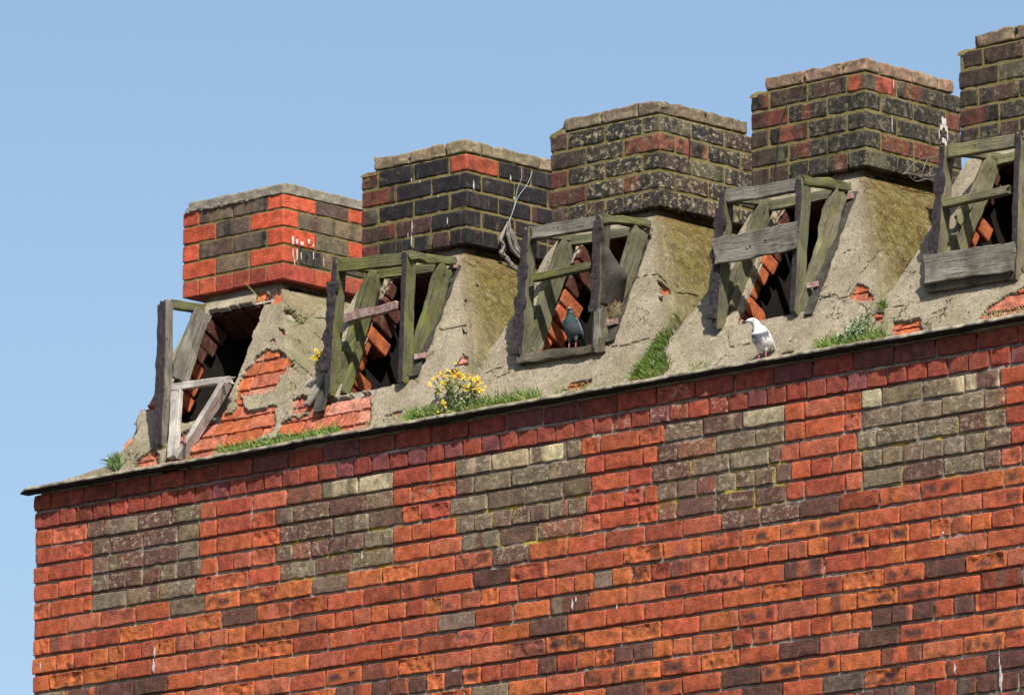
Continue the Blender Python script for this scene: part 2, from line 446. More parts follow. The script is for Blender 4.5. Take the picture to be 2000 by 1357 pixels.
for row in range(1, NROW + 1):
    head = row in (2, 6, 10, 14, 18, 22)
    x = XL; off = row % 2
    breaks = []
    if 3 <= row <= 7:
        for a, b in PATCH:
            j = .5 * B * (rng.choice([0, 0, .5, -.4]) if True else 0)
            breaks += [a + j * .7, b + rng.choice([0, .12, -.1, 0]) * B * 4 * .3]
    segs = []; prev = XL
    for bpt in breaks + [XR]:
        segs.append((prev, bpt)); prev = bpt
    for si, (a, b) in enumerate(segs):
        if 3 <= row <= 7: kind = 'patch' if si % 2 == 1 else 'pier'
        else: kind = 'top' if row <= 2 else 'low'
        x = a; first = True
        if si == 0: x += .020 if row == 4 else .012 if row in (8, 3) else rng.uniform(-.003, .004)
        while x < b - .004:
            if head: L = B / 2
            else: L = B
            if first and not head and (off if si == 0 else rng.random() < .5): L = B / 2
            if first and head and si == 0: L = B * .75
            first = False
            if kind == 'low' and not head and rng.random() < .012: L = B / 2
            L *= 1 + rng.uniform(-.02, .02)
            if b - (x + L) < .05: L = b - x
            sd_ += 1
            k2 = kind
            if row == 8 and kind == 'low' and any(p[0] < x + L / 2 < p[1] for p in PATCH) and rng.random() < .25: k2 = 'patch'
            wall_brick(x, min(x + L, b), row, k2, sd_)
            x += L
# left return of the wall: quoin ends
for row in range(1, NROW + 1):
    pass
w_o = wall.build('wall', M_BRICK, BLD); w_o.location = -BLD.location
tag(w_o, 'red brick wall with five patches of darker infill bricks under the eaves')
mo = mort.build('mortar', M_MORTAR, w_o)
# plain mass of the building behind and below the modelled courses
def mat_bw():
    m = NM('distant_brick_courses', .9, .2)
    n = m.t.nodes.new('ShaderNodeTexBrick'); n.inputs['Scale'].default_value = 1
    n.inputs['Brick Width'].default_value = B; n.inputs['Row Height'].default_value = H; n.inputs['Mortar Size'].default_value = .006
    n.inputs['Color1'].default_value = (.42, .09, .045, 1); n.inputs['Color2'].default_value = (.30, .08, .05, 1); n.inputs['Mortar'].default_value = (.22, .19, .16, 1)
    mp = m.t.nodes.new('ShaderNodeMapping'); mp.inputs['Rotation'].default_value = (math.pi / 2, 0, 0); m.L(m.co, mp.inputs[0]); m.L(mp.outputs[0], n.inputs[0])
    return m.done(n.outputs[0], m.noise(60), .5)
M_BWALL = mat_bw()
bb = MB()
def box(mb, a, b, **k):
    a = np.array(a, float); b = np.array(b, float)
    V = [(x, y, z) for x in (a[0], b[0]) for y in (a[1], b[1]) for z in (a[2], b[2])]
    mb.add(V, [(0, 1, 3, 2), (4, 6, 7, 5), (0, 4, 5, 1), (2, 3, 7, 6), (0, 2, 6, 4), (1, 5, 7, 3)], **k)
box(bb, (XL + .004, .02, -NROW * H), (XR - .004, 3.2, -.006))
box(bb, (XL, .0, -8.7), (XR - .004, 3.2, -NROW * H - .001))
o = bb.build('lower_wall', M_BWALL, BLD, smooth=False); o.location = -BLD.location

# ---------------------------------------------------------------- the eaves ledge
led = MB(); n = 420
xs = np.linspace(-.175, XR + .1, n)
prof = [(.06, .028), (-.012, .030), (-.062, .027), (-.068, .023), (-.067, .011), (-.058, .004), (.02, .003)]
V = []; K = len(prof)
brk = 0.
for i, x in enumerate(xs):
    if rng.random() < .035: brk = rng.uniform(-.010, .014)
    for j, (y, z) in enumerate(prof):
        p = C(x, y, z); jx = fbm(p[None], 9, 60)[0]; jf = fbm(p[None], 35, 61)[0]
        fr = 1 if j > 0 and j < 6 else 0
        tp = (x < -.1175) * (-.1175 - x) * -.10
        th_ = 1 if x > -.1 else max(.25, 1 - (-.1 - x) * 8)
        V.append((x, y + fr * (jx * .007 + jf * .009 + brk * .7) + (.0 if x > -.1 else (-.1 - x) * .35 * fr), z * th_ + .012 * (1 - th_) + (.005 * jx * (j < 5) + .003 * jf * (j < 5)) * th_ + tp + brk * .35 * (x > -.1)))
F = []; MI = []
for i in range(n - 1):
    for j in range(K - 1):
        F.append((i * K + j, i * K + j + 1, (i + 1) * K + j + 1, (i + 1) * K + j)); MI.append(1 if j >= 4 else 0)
F.append(tuple(range(K))); MI.append(0)
led.add(V, F, mi=MI)
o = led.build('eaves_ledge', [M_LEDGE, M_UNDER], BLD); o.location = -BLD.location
tag(o, 'thin crumbling stone ledge with a black underside along the wall top')

# ---------------------------------------------------------------- roof bases under the chimneys
CX = [1.032, 2.258, 3.499, 4.76, 6.01, 7.26]
CY = .571; CZ = 1.006
zk = [0, .10, .30, .40, .54, .73, .85, .93, .985, 1.02]
yk = [0, .055, .172, .228, .308, .418, .490, .552, .620, .640]
xrk = [.66, .56, .43, .375, .285, .165, .085, .010, -.060, -.075]
xlk_z = [0, .045, .10, .18, .30, .45, .60, 1.02]
xlk = [-1.0, -.95, -.90, -.87, -.80, -.735, -.70, -.635]
xl1_z = [0, .045, .075, .09, .21, .50, .72, .94, 1.02]
xl1 = [-1.13, -1.03, -.78, -.69, -.665, -.62, -.59, -.578, -.57]
ex_poly = {
 0: [[(215, 880), (250, 812), (300, 735), (332, 735), (330, 800), (272, 802), (262, 862), (232, 884)],
     [(250, 922), (262, 900), (300, 874), (312, 885), (312, 915)],
     [(308, 922), (335, 850), (455, 800), (466, 745), (500, 692), (520, 682), (548, 683), (572, 703), (578, 722), (545, 737), (538, 765), (470, 772), (480, 800), (538, 790), (540, 812), (535, 840), (490, 862), (560, 850), (600, 848), (560, 870), (430, 892), (380, 906)],
     [(490, 592), (500, 571), (553, 563), (556, 588), (520, 597)], [(562, 557), (592, 560), (590, 572), (566, 570)],
     [(545, 640), (557, 645), (560, 655), (550, 657)], [(528, 668), (537, 660), (539, 665), (532, 672)],
     [(552, 600), (575, 603), (590, 625), (575, 632), (556, 620)], [(640, 578), (650, 580), (648, 590), (640, 588)],
     [(572, 777), (598, 772), (604, 804), (568, 808)]],
 1: [[(535, 848), (552, 822), (575, 812), (590, 810), (612, 806), (720, 764), (726, 790), (720, 840), (640, 858)],
     [(600, 780), (660, 775), (735, 757), (728, 775), (640, 806), (600, 812)],
     [(888, 716), (903, 690), (915, 702), (918, 714)], [(903, 588), (911, 584), (911, 596), (905, 598)], [(902, 640), (910, 642), (911, 656), (904, 652)],
     [(927, 557), (934, 560), (932, 565)], [(878, 728), (895, 722), (900, 740), (884, 742)], [(745, 812), (790, 800), (775, 815)]],
 2: [[(1283, 548), (1300, 558), (1315, 567), (1312, 578), (1285, 575)], [(1285, 580), (1297, 580), (1294, 592), (1288, 590)],
     [(1298, 504), (1305, 506), (1302, 512)], [(1095, 762), (1110, 750), (1156, 738), (1157, 750), (1130, 760)]],
 3: [[(1655, 580), (1677, 549), (1698, 562), (1706, 586), (1680, 588)], [(1700, 614), (1715, 606), (1727, 608), (1722, 630), (1706, 626)],
     [(1742, 628), (1797, 619), (1802, 648), (1740, 656)], [(1518, 697), (1530, 686), (1550, 684), (1546, 693), (1525, 698)]],
 4: [[(1908, 624), (1925, 600), (1965, 577), (2040, 540), (2040, 604), (1930, 622)], [(1800, 640), (1818, 640), (1816, 646)]],
 5: []}
cracks = {
 0: [[(556, 590), (575, 612), (600, 622)], [(575, 705), (598, 722), (610, 735)], [(470, 735), (500, 728)], [(616, 620), (640, 624)], [(612, 650), (632, 665)]],
 1: [[(838, 642), (868, 644), (895, 638), (918, 636)], [(905, 510), (925, 520), (938, 512)], [(806, 738), (820, 752)], [(862, 731), (888, 722), (892, 712)], [(960, 726), (968, 738), (995, 728)], [(590, 715), (605, 728)], [(735, 757), (770, 750)]],
 2: [[(1238, 542), (1265, 538), (1285, 536), (1300, 552), (1325, 572), (1365, 578)], [(1180, 672), (1195, 678), (1225, 675), (1255, 664), (1282, 660)], [(945, 730), (985, 715)], [(1160, 740), (1165, 735)]],
 3: [[(1590, 582), (1600, 586), (1632, 576), (1640, 584), (1655, 580)], [(1394, 715), (1418, 694), (1425, 697)], [(1350, 600), (1372, 594)], [(1420, 650), (1424, 678)], [(1424, 678), (1465, 672)], [(1675, 588), (1695, 606), (1700, 614)], [(1625, 500), (1660, 490)], [(1540, 670), (1550, 662)]],
 4: [[(1760, 530), (1790, 532)], [(1822, 612), (1850, 600)], [(1744, 600), (1760, 598)], [(1880, 625), (1890, 610)], [(1842, 610), (1848, 622)]],
 5: []}
def inpoly(pts, poly):
    x, y = pts[:, 0], pts[:, 1]; r = np.zeros(len(pts), bool); n = len(poly)
    for i in range(n):
        x0, y0 = poly[i]; x1, y1 = poly[(i + 1) % n]
        c = ((y0 > y) != (y1 > y)) & (x < (x1 - x0) * (y - y0) / (y1 - y0 + 1e-12) + x0)
        r ^= c
    return r
def nearline(pts, line, w):
    r = np.zeros(len(pts), bool)
    for (x0, y0), (x1, y1) in zip(line[:-1], line[1:]):
        d = C(x1 - x0, y1 - y0); L2 = d @ d
        t = np.clip(((pts - C(x0, y0)) @ d) / L2, 0, 1)
        q = C(x0, y0) + t[:, None] * d
        r |= np.linalg.norm(pts - q, axis=1) < w
    return r

def base_grid(i, NZ, NF, NR, NLs, back=1.33):
    cx = CX[i]
    z = np.linspace(.004, 1.02, NZ)
    y = np.interp(z, zk, yk); xr = cx + np.interp(z, zk, xrk)
    xl = cx + (np.interp(z, xl1_z, xl1) if i == 0 else np.interp(z, xlk_z, xlk))
    P = []
    for k in range(NZ):
        tl = np.linspace(0, 1, NLs, endpoint=False); tf = np.linspace(0, 1, NF, endpoint=False); tr = np.linspace(0, 1, NR)
        a = np.stack([np.full(NLs, xl[k]), back + (y[k] - back) * tl], -1)
        b = np.stack([xl[k] + (xr[k] - xl[k]) * tf, np.full(NF, y[k])], -1)
        c = np.stack([np.full(NR, xr[k]), y[k] + (back - y[k]) * tr], -1)
        q = np.concatenate([a, b, c])
        for it in range(2):
            q[1:-1] = (q[:-2] + 2 * q[1:-1] + q[2:]) / 4
        P.append(np.concatenate([q, np.full((len(q), 1), z[k])], 1))
    P = np.array(P)                          # [z, u, 3]
    du = np.gradient(P, axis=1); dz = np.gradient(P, axis=0)
    N = np.cross(du, dz); N /= np.linalg.norm(N, axis=2, keepdims=True)
    return P, N
OPN = (-.475, -.055, .275, .905)             # opening: left, right, bottom, top (relative to the chimney corner)
def in_open(P, cx, jit_=0.0, grow=0.0):
    w = fbm(P, 14, 77) * jit_
    xr = np.interp(P[..., 2], [.27, .9], [OPN[1] + .045, OPN[1] - .02])
    xl = np.interp(P[..., 2], [.27, .9], [OPN[0] + .03, OPN[0] - .0])
    return (P[..., 0] - cx > xl + w - grow) & (P[..., 0] - cx < xr + w + grow) & (P[..., 2] > OPN[2] + w - grow) & (P[..., 2] < OPN[3] + w * .6 + grow)
SLEN = .585
EZs = C(0, .505, .863); EZs /= np.linalg.norm(EZs)    # up the slope
ENs = C(0, -EZs[2], EZs[1])                        # outwards from the slope
bases = []
for i, cx in enumerate(CX):
    NLs, NF, NR, NZ = 10, 170, 74, 140
    P, N = base_grid(i, NZ, NF, NR, NLs)
    nz_, nu = P.shape[:2]
    low = fbm(P, 3.0, 200 + i, 3) * .008 + fbm(P, 16, 230 + i, 3) * .0020
    fade = np.clip((1.02 - P[..., 2]) / .1, 0, 1)
    O = P + N * (low * fade)[..., None]
    I = O - N * .026
    cell = (O[:-1, :-1] + O[1:, 1:]) / 2
    u = np.arange(nu - 1)[None, :].repeat(nz_ - 1, 0)
    isf = (u >= NLs - 1) & (u < NLs + NF)
    kept = ~(in_open(cell, cx, .012, .012) & isf)
    pp = proj(cell.reshape(-1, 3))
    wob = np.stack([fbm(cell.reshape(-1, 3), 22, 300), fbm(cell.reshape(-1, 3), 22, 320)], -1) * 3.5
    vis = (u.reshape(-1) >= NLs - 1)
    for q in (i - 1, i, i + 1):
        if q in ex_poly:
            for poly in ex_poly[q]:
                kept &= ~((inpoly(pp + wob, poly) & vis).reshape(kept.shape))
            for ln in cracks[q]:
                kept &= ~((nearline(pp + wob * .45, ln, 1.05) & vis).reshape(kept.shape))
    mb = MB(); V = np.concatenate([O.reshape(-1, 3), I.reshape(-1, 3)]); off = nz_ * nu
    F = []
    kk = kept
    for a in range(nz_ - 1):
        for b in range(nu - 1):
            if not kk[a, b]: continue
            p00, p01, p10, p11 = a * nu + b, a * nu + b + 1, (a + 1) * nu + b, (a + 1) * nu + b + 1
            F.append((p00, p01, p11, p10))
            if a == 0 or not kk[a - 1, b]: F.append((p01, p00, p00 + off, p01 + off))
            if a < nz_ - 2 and not kk[a + 1, b]: F.append((p10, p11, p11 + off, p10 + off))
            if b == 0 or not kk[a, b - 1]: F.append((p00, p10, p10 + off, p00 + off))
            if b < nu - 2 and not kk[a, b + 1]: F.append((p11, p01, p01 + off, p11 + off))
    side = np.clip((np.arange(nu) - (NLs + NF) + 16) / 24., 0, 1)[None, :].repeat(nz_, 0)
    zz = P[..., 2]
    moss = side * np.clip(.5 + 1.0 * (zz - .15), 0, 1) * [.25, 1, 1, 1.2, 1, 1][i]
    green = (.20 + .35 * side) * (1.0 if i == 0 else .35) + .5 * np.clip((.25 - zz) / .25, 0, 1) * .5
    rust = side * np.clip((zz - .7) / .3, 0, 1) * .5 + .35 * np.clip(1 - abs(P[..., 0] - cx + .01 + .0) / .04, 0, 1) * np.clip((zz - .6) / .3, 0, 1) * (1 - side)
    aux = np.stack([moss, rust, green], -1).reshape(-1, 3); aux = np.concatenate([aux, aux])
    mb.add(V, F, (.4, .35, .26), aux)
    ro = mb.build('chimney_base', M_RENDER, BLD); ro.location = -BLD.location
    bases.append(ro)
    # core of mortar and rubble
    s = 3
    Pc = (O - N * .030)[::s, ::s]
    if (nz_ - 1) % s: Pc = np.concatenate([Pc, (O - N * .03)[-1:, ::s]])
    a_, b_ = Pc.shape[:2]
    cm = (Pc[:-1, :-1] + Pc[1:, 1:]) / 2
    uu = np.arange(b_ - 1)[None, :].repeat(a_ - 1, 0) * s
    hole = in_open(cm, cx, 0, .004) & (uu >= NLs - 2) & (uu < NLs + NF)
    co = MB(); F = []
    for a in range(a_ - 1):
        for b in range(b_ - 1):
            if not hole[a, b]: F.append((a * b_ + b, a * b_ + b + 1, (a + 1) * b_ + b + 1, (a + 1) * b_ + b))
    co.add(Pc.reshape(-1, 3), F)
    # back of the base
    xl0, xr0 = Pc[0, 0, 0], Pc[0, -1, 0]; xl1_, xr1_ = Pc[-1, 0, 0], Pc[-1, -1, 0]
    co.add([(xl0, 1.30, 0), (xr0, 1.30, 0), (xr1_, 1.30, 1.02), (xl1_, 1.30, 1.02)], [(0, 1, 2, 3)])
    c_o = co.build('rubble_core', M_RUBBLE, ro)
    # bricks showing where the render has fallen off
    br = MB()
    ns = int(1.2 / H) + 1
    srow = 0
    sarr = np.concatenate([[0], np.cumsum(np.hypot(np.diff(zk), np.diff(yk)))])
    for r_ in range(ns):
        sc = (r_ + .5) * H + .012
        if sc > sarr[-1] - .03: break
        zc = np.interp(sc, sarr, zk); yc = np.interp(sc, sarr, yk)
        x = cx - 1.2 + (B / 2 if r_ % 2 else 0)
        while x < cx + .7:
            L = B if rng.random() < .8 else B / 2
            xc = x + L / 2
            xl_ = cx + (np.interp(zc, xl1_z, xl1) if i == 0 else np.interp(zc, xlk_z, xlk)); xr_ = cx + np.interp(zc, zk, xrk)
            a, b = max(x, xl_ + .012), min(x + L, xr_ - .012)
            x += L
            if b - a < .035: continue
            # clip to the opening
            zlo, zhi = zc - .04, zc + .04
            oxl = cx + OPN[0]; oxr = cx + OPN[1]
            if zhi > OPN[2] + .01 and zlo < OPN[3] - .01:
                if a < oxl and b > oxl - .005: b = min(b, oxl - .006)
                elif a < oxr + .03 and b > oxr: a = max(a, oxr + .03 * (1 - zc) + .006)
                elif a >= oxl - .02 and b <= oxr + .04: continue
            if b - a < .03: continue
            smp = [C(a + (b - a) * t, yc, zc) - 0 * EY for t in (.05, .28, .5, .72, .95)]
            sp = proj(np.array(smp)); vis_ = False
            for q in (i - 1, i, i + 1):
                for poly in ex_poly.get(q, []):
                    c0 = np.array(poly).mean(0); big = [tuple(c0 + (np.array(w) - c0) * 1.25) for w in poly]
                    sp2 = np.concatenate([sp, sp + C(0, 12), sp - C(0, 12)])
                    if inpoly(sp2, big).any() or np.linalg.norm(sp - c0, axis=1).min() < 22: vis_ = True
            if not vis_: continue
            sd_ += 1; fr = rng.random()
            col = jit((.50, .135, .055) if fr < .5 else ((.48, .15, .09) if fr < .85 else (.52, .22, .15)), .14)
            sp_ = rng.uniform(.003, .011) if rng.random() < .65 else 0.002
            lay(br, C((a + b) / 2, yc, zc) - ENs * (.012 + .03 + rng.uniform(-.003, .003)), (b - a - .011, .06, H - .012), EX, EZs, ENs, col,
                (.10 * rng.random(), .35 * rng.random(), .10), sd_, res=(16, 1, 8), amp=.0035, spall=sp_, r=.006)
    # jambs, lintel and sill of the opening; shade painted into jambs and lintel
    s0 = np.interp(OPN[2], zk, sarr); s1 = np.interp(OPN[3], zk, sarr)
    for side_ in (0, 1):
        k = 0; sc = s0 - H * .4
        while sc < s1 + H * .3:
            zc = np.interp(sc, sarr, zk); yc = np.interp(sc, sarr, yk)
            dep = (.140 if k % 2 else .125) + rng.uniform(-.03, .015)
            wd = .11 + (.015 if k % 2 else 0)
            if side_ == 0 and rng.random() < .3: dep *= .55
            dep += rng.uniform(-.02, .02) * (side_ == 0)
            edge = cx + (OPN[0] + rng.uniform(-.014, .014) + .03 * (1 - zc) if side_ == 0 else OPN[1] + .045 * (1 - zc) / .7 + rng.uniform(-.004, .008))
            xc = edge - wd / 2 if side_ == 0 else edge + wd / 2
            sd_ += 1
            if zc < .93:
                lay(br, C(xc, yc, zc) - ENs * (.030 + dep / 2), (wd, dep, H - .012), EX, EZs, ENs, jit((.44, .115, .045) if (side_ == 0 and .38 < zc < .70) else (.20, .055, .035) if (side_ == 0 and zc < .4) else (.09, .030, .022), .15),  # left jamb coloured as sunlit at mid-height, all other jamb bricks as shaded
                    (.1, .25, .05), sd_, res=(5, 1, 5), amp=.003, r=.010)
            sc += H; k += 1
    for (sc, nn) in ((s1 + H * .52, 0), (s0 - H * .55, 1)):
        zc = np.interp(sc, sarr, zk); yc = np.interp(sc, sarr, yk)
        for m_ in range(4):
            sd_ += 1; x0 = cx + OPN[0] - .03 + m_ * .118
            lay(br, C(x0 + .055, yc, zc) - ENs * (.03 + .10), (.106, .20, H - .012), EX, EZs, ENs, jit((.10, .030, .022) if nn == 0 else (.40, .11, .06), .15), (.3, .1, .1), sd_, res=(4, 1, 4), amp=.003, r=.009)  # lintel row coloured dark as painted shade, sill row left brick red
    b_o = br.build('exposed_bricks', M_BRICK, ro)
    # lining of the flue chamber, its near-black colour standing in for shade
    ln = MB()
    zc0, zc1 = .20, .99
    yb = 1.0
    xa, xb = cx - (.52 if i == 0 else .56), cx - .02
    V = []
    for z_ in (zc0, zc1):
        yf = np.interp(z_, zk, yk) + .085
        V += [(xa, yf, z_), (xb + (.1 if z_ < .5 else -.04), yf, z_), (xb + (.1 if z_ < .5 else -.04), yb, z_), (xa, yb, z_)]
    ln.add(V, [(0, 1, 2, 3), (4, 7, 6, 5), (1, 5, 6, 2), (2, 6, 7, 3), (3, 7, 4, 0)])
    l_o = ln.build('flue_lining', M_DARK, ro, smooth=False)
    tag(ro, ['half bare rendered chimney base with much brick exposed at the corner of the wall',
             'rendered chimney base with bare bricks at its lower left and ragwort at its foot',
             'rendered chimney base with an orange hole and grass in the valley beside it',
             'mossy rendered chimney base behind the white pigeon',
             'rendered chimney base at the right edge of the row', 'rendered chimney base beyond the right edge'][i])

# ---------------------------------------------------------------- chimney stacks
def stack(i):
    cx = CX[i]; mb = MB(); global sd_
    x0, x1 = cx - 3 * B, cx; y0, y1 = CY, CY + 3 * B
    rows = 5 if i == 0 else 6
    lean = (0, .0, 0)[0]
    for r in range(rows):                    # r = 0 bottom
        zc = CZ + (r + .5) * H
        top = (i > 0 and r == rows - 1)
        A = (r % 2 == 1) if i != 1 else (r % 2 == 1)
        if i in (2,): A = (r % 2 == 1)
        ins = .085 if top else (.028 if (i == 4 and r == 4) else 0.0)
        insr = .05 if top else 0
        X0, X1, Y0, Y1 = x0 + ins, x1 - (.006 if top else 0), y0 + (.006 if top else 0), y1 - insr
        Hh = H - .0108 - rng.random() * .0006
        if top: Hh = H * .84 - .010; zc = CZ + (r + .42) * H
        if i == 0 and r == 4: Hh = H * .84 - .010; zc = CZ + (r + .42) * H
        bricks = []                          # (xa, xb, ya, yb)
        d = B / 2 - .002
        if r == 0:                           # header course
            n = 6
            for k in range(n): bricks.append((x0 + k * B / 2, x0 + (k + 1) * B / 2, Y0, Y0 + B, 'f'))
            for k in range(2, n): bricks.append((X1 - B, X1, Y0 + k * B / 2, Y0 + (k + 1) * B / 2, 's'))
            for k in range(2, n): bricks.append((X0, X0 + B, Y0 + k * B / 2, Y0 + (k + 1) * B / 2, 'b'))
            for k in range(2, n - 2): bricks.append((x0 + k * B / 2, x0 + (k + 1) * B / 2, Y1 - B, Y1, 'b'))
        elif A:                              # stretchers on the front
            xx = X0
            while xx < X1 - .03:
                e = min(xx + B, X1); e = X1 if X1 - e < .05 else e
                bricks.append((xx, e, Y0, Y0 + d, 'f')); bricks.append((xx, e, Y1 - d, Y1, 'b')); xx = e
            for ya in (Y0 + B / 2, Y0 + 1.5 * B):
                yb_ = min(ya + B, Y1 - B / 2)
                if yb_ - ya > .04:
                    bricks.append((X1 - d, X1, ya, yb_, 's')); bricks.append((X0, X0 + d, ya, yb_, 'b'))
        else:                                # stretchers on the side, headers at the front corners
            yy = Y0
            while yy < Y1 - .03:
                e = min(yy + B, Y1); e = Y1 if Y1 - e < .05 else e
                bricks.append((X1 - d, X1, yy, e, 's')); bricks.append((X0, X0 + d, yy, e, 'c')); yy = e
            for xa in (X0 + B / 2, X0 + 1.5 * B):
                xb_ = min(xa + B, X1 - B / 2)
                if xb_ - xa > .04:
                    bricks.append((xa, xb_, Y0, Y0 + d, 'f')); bricks.append((xa, xb_, Y1 - d, Y1, 'b'))
        for (xa, xb, ya, yb_, w) in bricks:
            sd_ += 1; g = .0042; fr = rng.random()
            if i == 1 and top and w == 'f' and xa < x0 + .3: pass
            front = ya < y0 + .05; right = xb > x1 - .05; leftq = xa < x0 + .05
            if i == 0:
                bright = (leftq and front) or (right and front) or (right and yb_ > y1 - .05)
                if r == 0: col = (.40, .085, .055) if fr < .5 else (.50, .105, .055); aux = [.12, .12, 0]
                elif bright: col = (.56, .105, .05); aux = [.0, .06, 0]
                else: col = (.13, .085, .07) if fr < .6 else (.19, .135, .09); aux = [.3, .35, .40]
            else:
                ltq = leftq and front
                if top:
                    col = [None, (.30, .22, .145), (.22, .17, .115), (.34, .215, .15), (.22, .165, .115), (.3, .2, .14)][i]
                    aux = [.15, .45, .55]
                elif ltq: col = (.13, .040, .034) if fr < .55 else (.07, .045, .042); aux = [.75, .15, .4]
                elif i == 1: col = (.022, .021, .027) if fr < .86 else (.085, .040, .042); aux = [.5, .18, .12]
                elif fr < .72: col = (.030, .027, .030); aux = [.35, .42, .45]
                elif fr < .96: col = (.062, .036, .034); aux = [.5, .35, .4]
                else: col = (.24, .075, .05); aux = [.75, .2, .35]
                if i == 1 and r == 4 and right and front: col = (.40, .09, .05); aux = [.4, .1, 0]
                if i == 3 and r == 4 and right and front: col = (.36, .09, .055); aux = [.6, .1, .1]
                if i in (2,) and not top: aux[1] += .2
            cen = C((xa + xb) / 2, (ya + yb_) / 2, zc + rng.uniform(-.0012, .0012))
            if i == 1: cen = cen + C(rng.uniform(-.002, .002), rng.uniform(-.002, .002), 0)
            size = (xb - xa - 2 * g, yb_ - ya - 2 * g, Hh - (.002 if top else 0))
            P, F = rbox(size, .0075 if i else .0045, (12 if xb - xa > .18 else 7, 12 if yb_ - ya > .18 else 7, 6))
            wp = P + cen
            am = .0055 if top else (.0010 if i == 0 else .0020)
            nrm = np.stack([np.sign(P[:, 0]) * (abs(P[:, 0]) > size[0] * .46), np.sign(P[:, 1]) * (abs(P[:, 1]) > size[1] * .46), (P[:, 2] > size[2] * .46) * (1.3 if top else .4)], -1)
            wp = wp + nrm * (fbm(wp, 26, sd_, 3) * am)[:, None]
            wp[:, 2] += vn(wp, 22, 9) * .002 + (fbm(wp, 14, 40) * .007 - .003) * (P[:, 2] > 0) * (1 if top else 0)
            cc_ = np.array(jit(col, .2))
            if (not top and i > 0 and rng.random() < (.3 if i == 1 else .6)) or (i == 0 and cc_[0] < .25 and rng.random() < .7):
                o2 = np.array(rng.choice([(.020, .018, .022), (.05, .042, .034), (.17, .048, .034), (.115, .105, .07), (.09, .045, .04)])) * (1 if i else 1.3)
                t_ = np.clip((vn(np.stack([P[:, 0] + P[:, 1] + sd_ * .77, 0 * P[:, 0], P[:, 2] * .3], -1), 14, sd_) + .05) * 5, 0, 1)[:, None]
                cc_ = cc_ * (1 - t_) + o2 * t_
            mb.add(wp, F, cc_, aux)
    o = mb.build('chimney', M_CHIM, BLD); o.location = -BLD.location
    # mortar body
    mm = MB(); top_z = CZ + (rows - (1 if i else .16)) * H
    P, F = rbox((3 * B - .017, 3 * B - .017, top_z - CZ - .030), .004, (70, 70, 50))
    P = P + C((x0 + x1) / 2, (y0 + y1) / 2, (CZ + top_z) / 2 + .013)
    P = P + np.stack([vn(P, 40, 1), vn(P, 40, 2), vn(P, 40, 3)], -1) * .0018
    mm.add(P, F)
    if i:                                    # mortar bed of the top course
        P, F = rbox((3 * B - .110, 3 * B - .085, H * .66), .006, (50, 50, 6))
        P = P + C((x0 + x1) / 2 + .033, (y0 + y1) / 2 - .018, top_z + H * .33)
        P = P + np.stack([vn(P, 40, 1), vn(P, 40, 2), vn(P, 40, 3)], -1) * .003
        mm.add(P, F)
        # weathered mortar fillet on the exposed shoulder left of the top course
        n = 60; V = []; F = []
        pr_ = [(-.002, 0.0), (.012, .008), (.045, .018), (.078, .034), (.10, .05)]
        if i in (1, 3, 4): pr_ = [(a, b * .25) for a, b in pr_]
        for k in range(n):
            y = y0 + .004 + (3 * B - .05) * k / (n - 1)
            for (a, b) in pr_:
                q = C(x0 + a, y, top_z + b - .006); w_ = fbm(q[None], 25, 7 + i)[0]
                V.append((q[0] + (.006 * w_ if a > 0 else .004), q[1] + .012 * (a > .06), q[2] + w_ * .012 * (b > 0)))
        K = len(pr_)
        for k in range(n - 1):
            for j in range(K - 1): F.append((k * K + j, k * K + j + 1, (k + 1) * K + j + 1, (k + 1) * K + j))
        V += [(x0 + a, y0 + .004, top_z - .02) for a, b in pr_]
        for j in range(K - 1): F.append((n * K + j, n * K + j + 1, j + 1, j))
        mm.add(V, F)
    c = mm.build('mortar_bed', M_MORTARC if i else M_MORTARC, o)
    if i == 0:                               # concrete cap slab
        cp = MB(); P, F = rbox((3 * B - .055, 3 * B + .01, .054), .006, (40, 40, 6))
        up = (P[:, 2] > .02)
        P[:, 0] += (P[:, 0] < 0) * up * .03; P[:, 1] += (P[:, 1] < -.3) * up * .012
        P = P + C(cx - 1.5 * B + .024, CY + 1.5 * B + .002, CZ + 4.84 * H + .026)
        P = P + np.stack([vn(P, 50, 1), vn(P, 50, 2), fbm(P, 12, 3)], -1) * .004
        cp.add(P, F)
        # broken bedding under the slab
        q = 0
        for k in range(80):
            t = rng.random(); s_ = rng.uniform(.008, .02)
            P2, F2 = rbox((s_ * 1.5, s_, s_ * .8), s_ * .3)
            P2 = P2 + C(x0 + .03 + t * .52, y0 - .002 + rng.uniform(0, .02), CZ + 4.84 * H + rng.uniform(-.004, .006))
            cp.add(P2, F2)
        # shoulder fillet
        for k in range(60):
            s_ = rng.uniform(.012, .03); t = rng.random()
            P2, F2 = rbox((s_, s_ * 1.3, s_ * .8), s_ * .3)
            cp.add(P2 + C(x0 + .01 + t * .06, y0 + .015 + rng.random() * .64, CZ + 4.84 * H + t * .022), F2)
        cp.build('cap_slab', M_CAP, o)
    tag(o, ['leftmost red and brown brick chimney with a concrete cap', 'second chimney from the left of glossy black bricks with a crumbled corner',
            'middle chimney of lichen spotted black bricks behind the felted frame', 'dark chimney with a reddish top course and a white dropping at its right',
            'last dark chimney cut by the right edge', 'chimney beyond the right edge'][i])
    return o
CH = [stack(i) for i in range(6)]

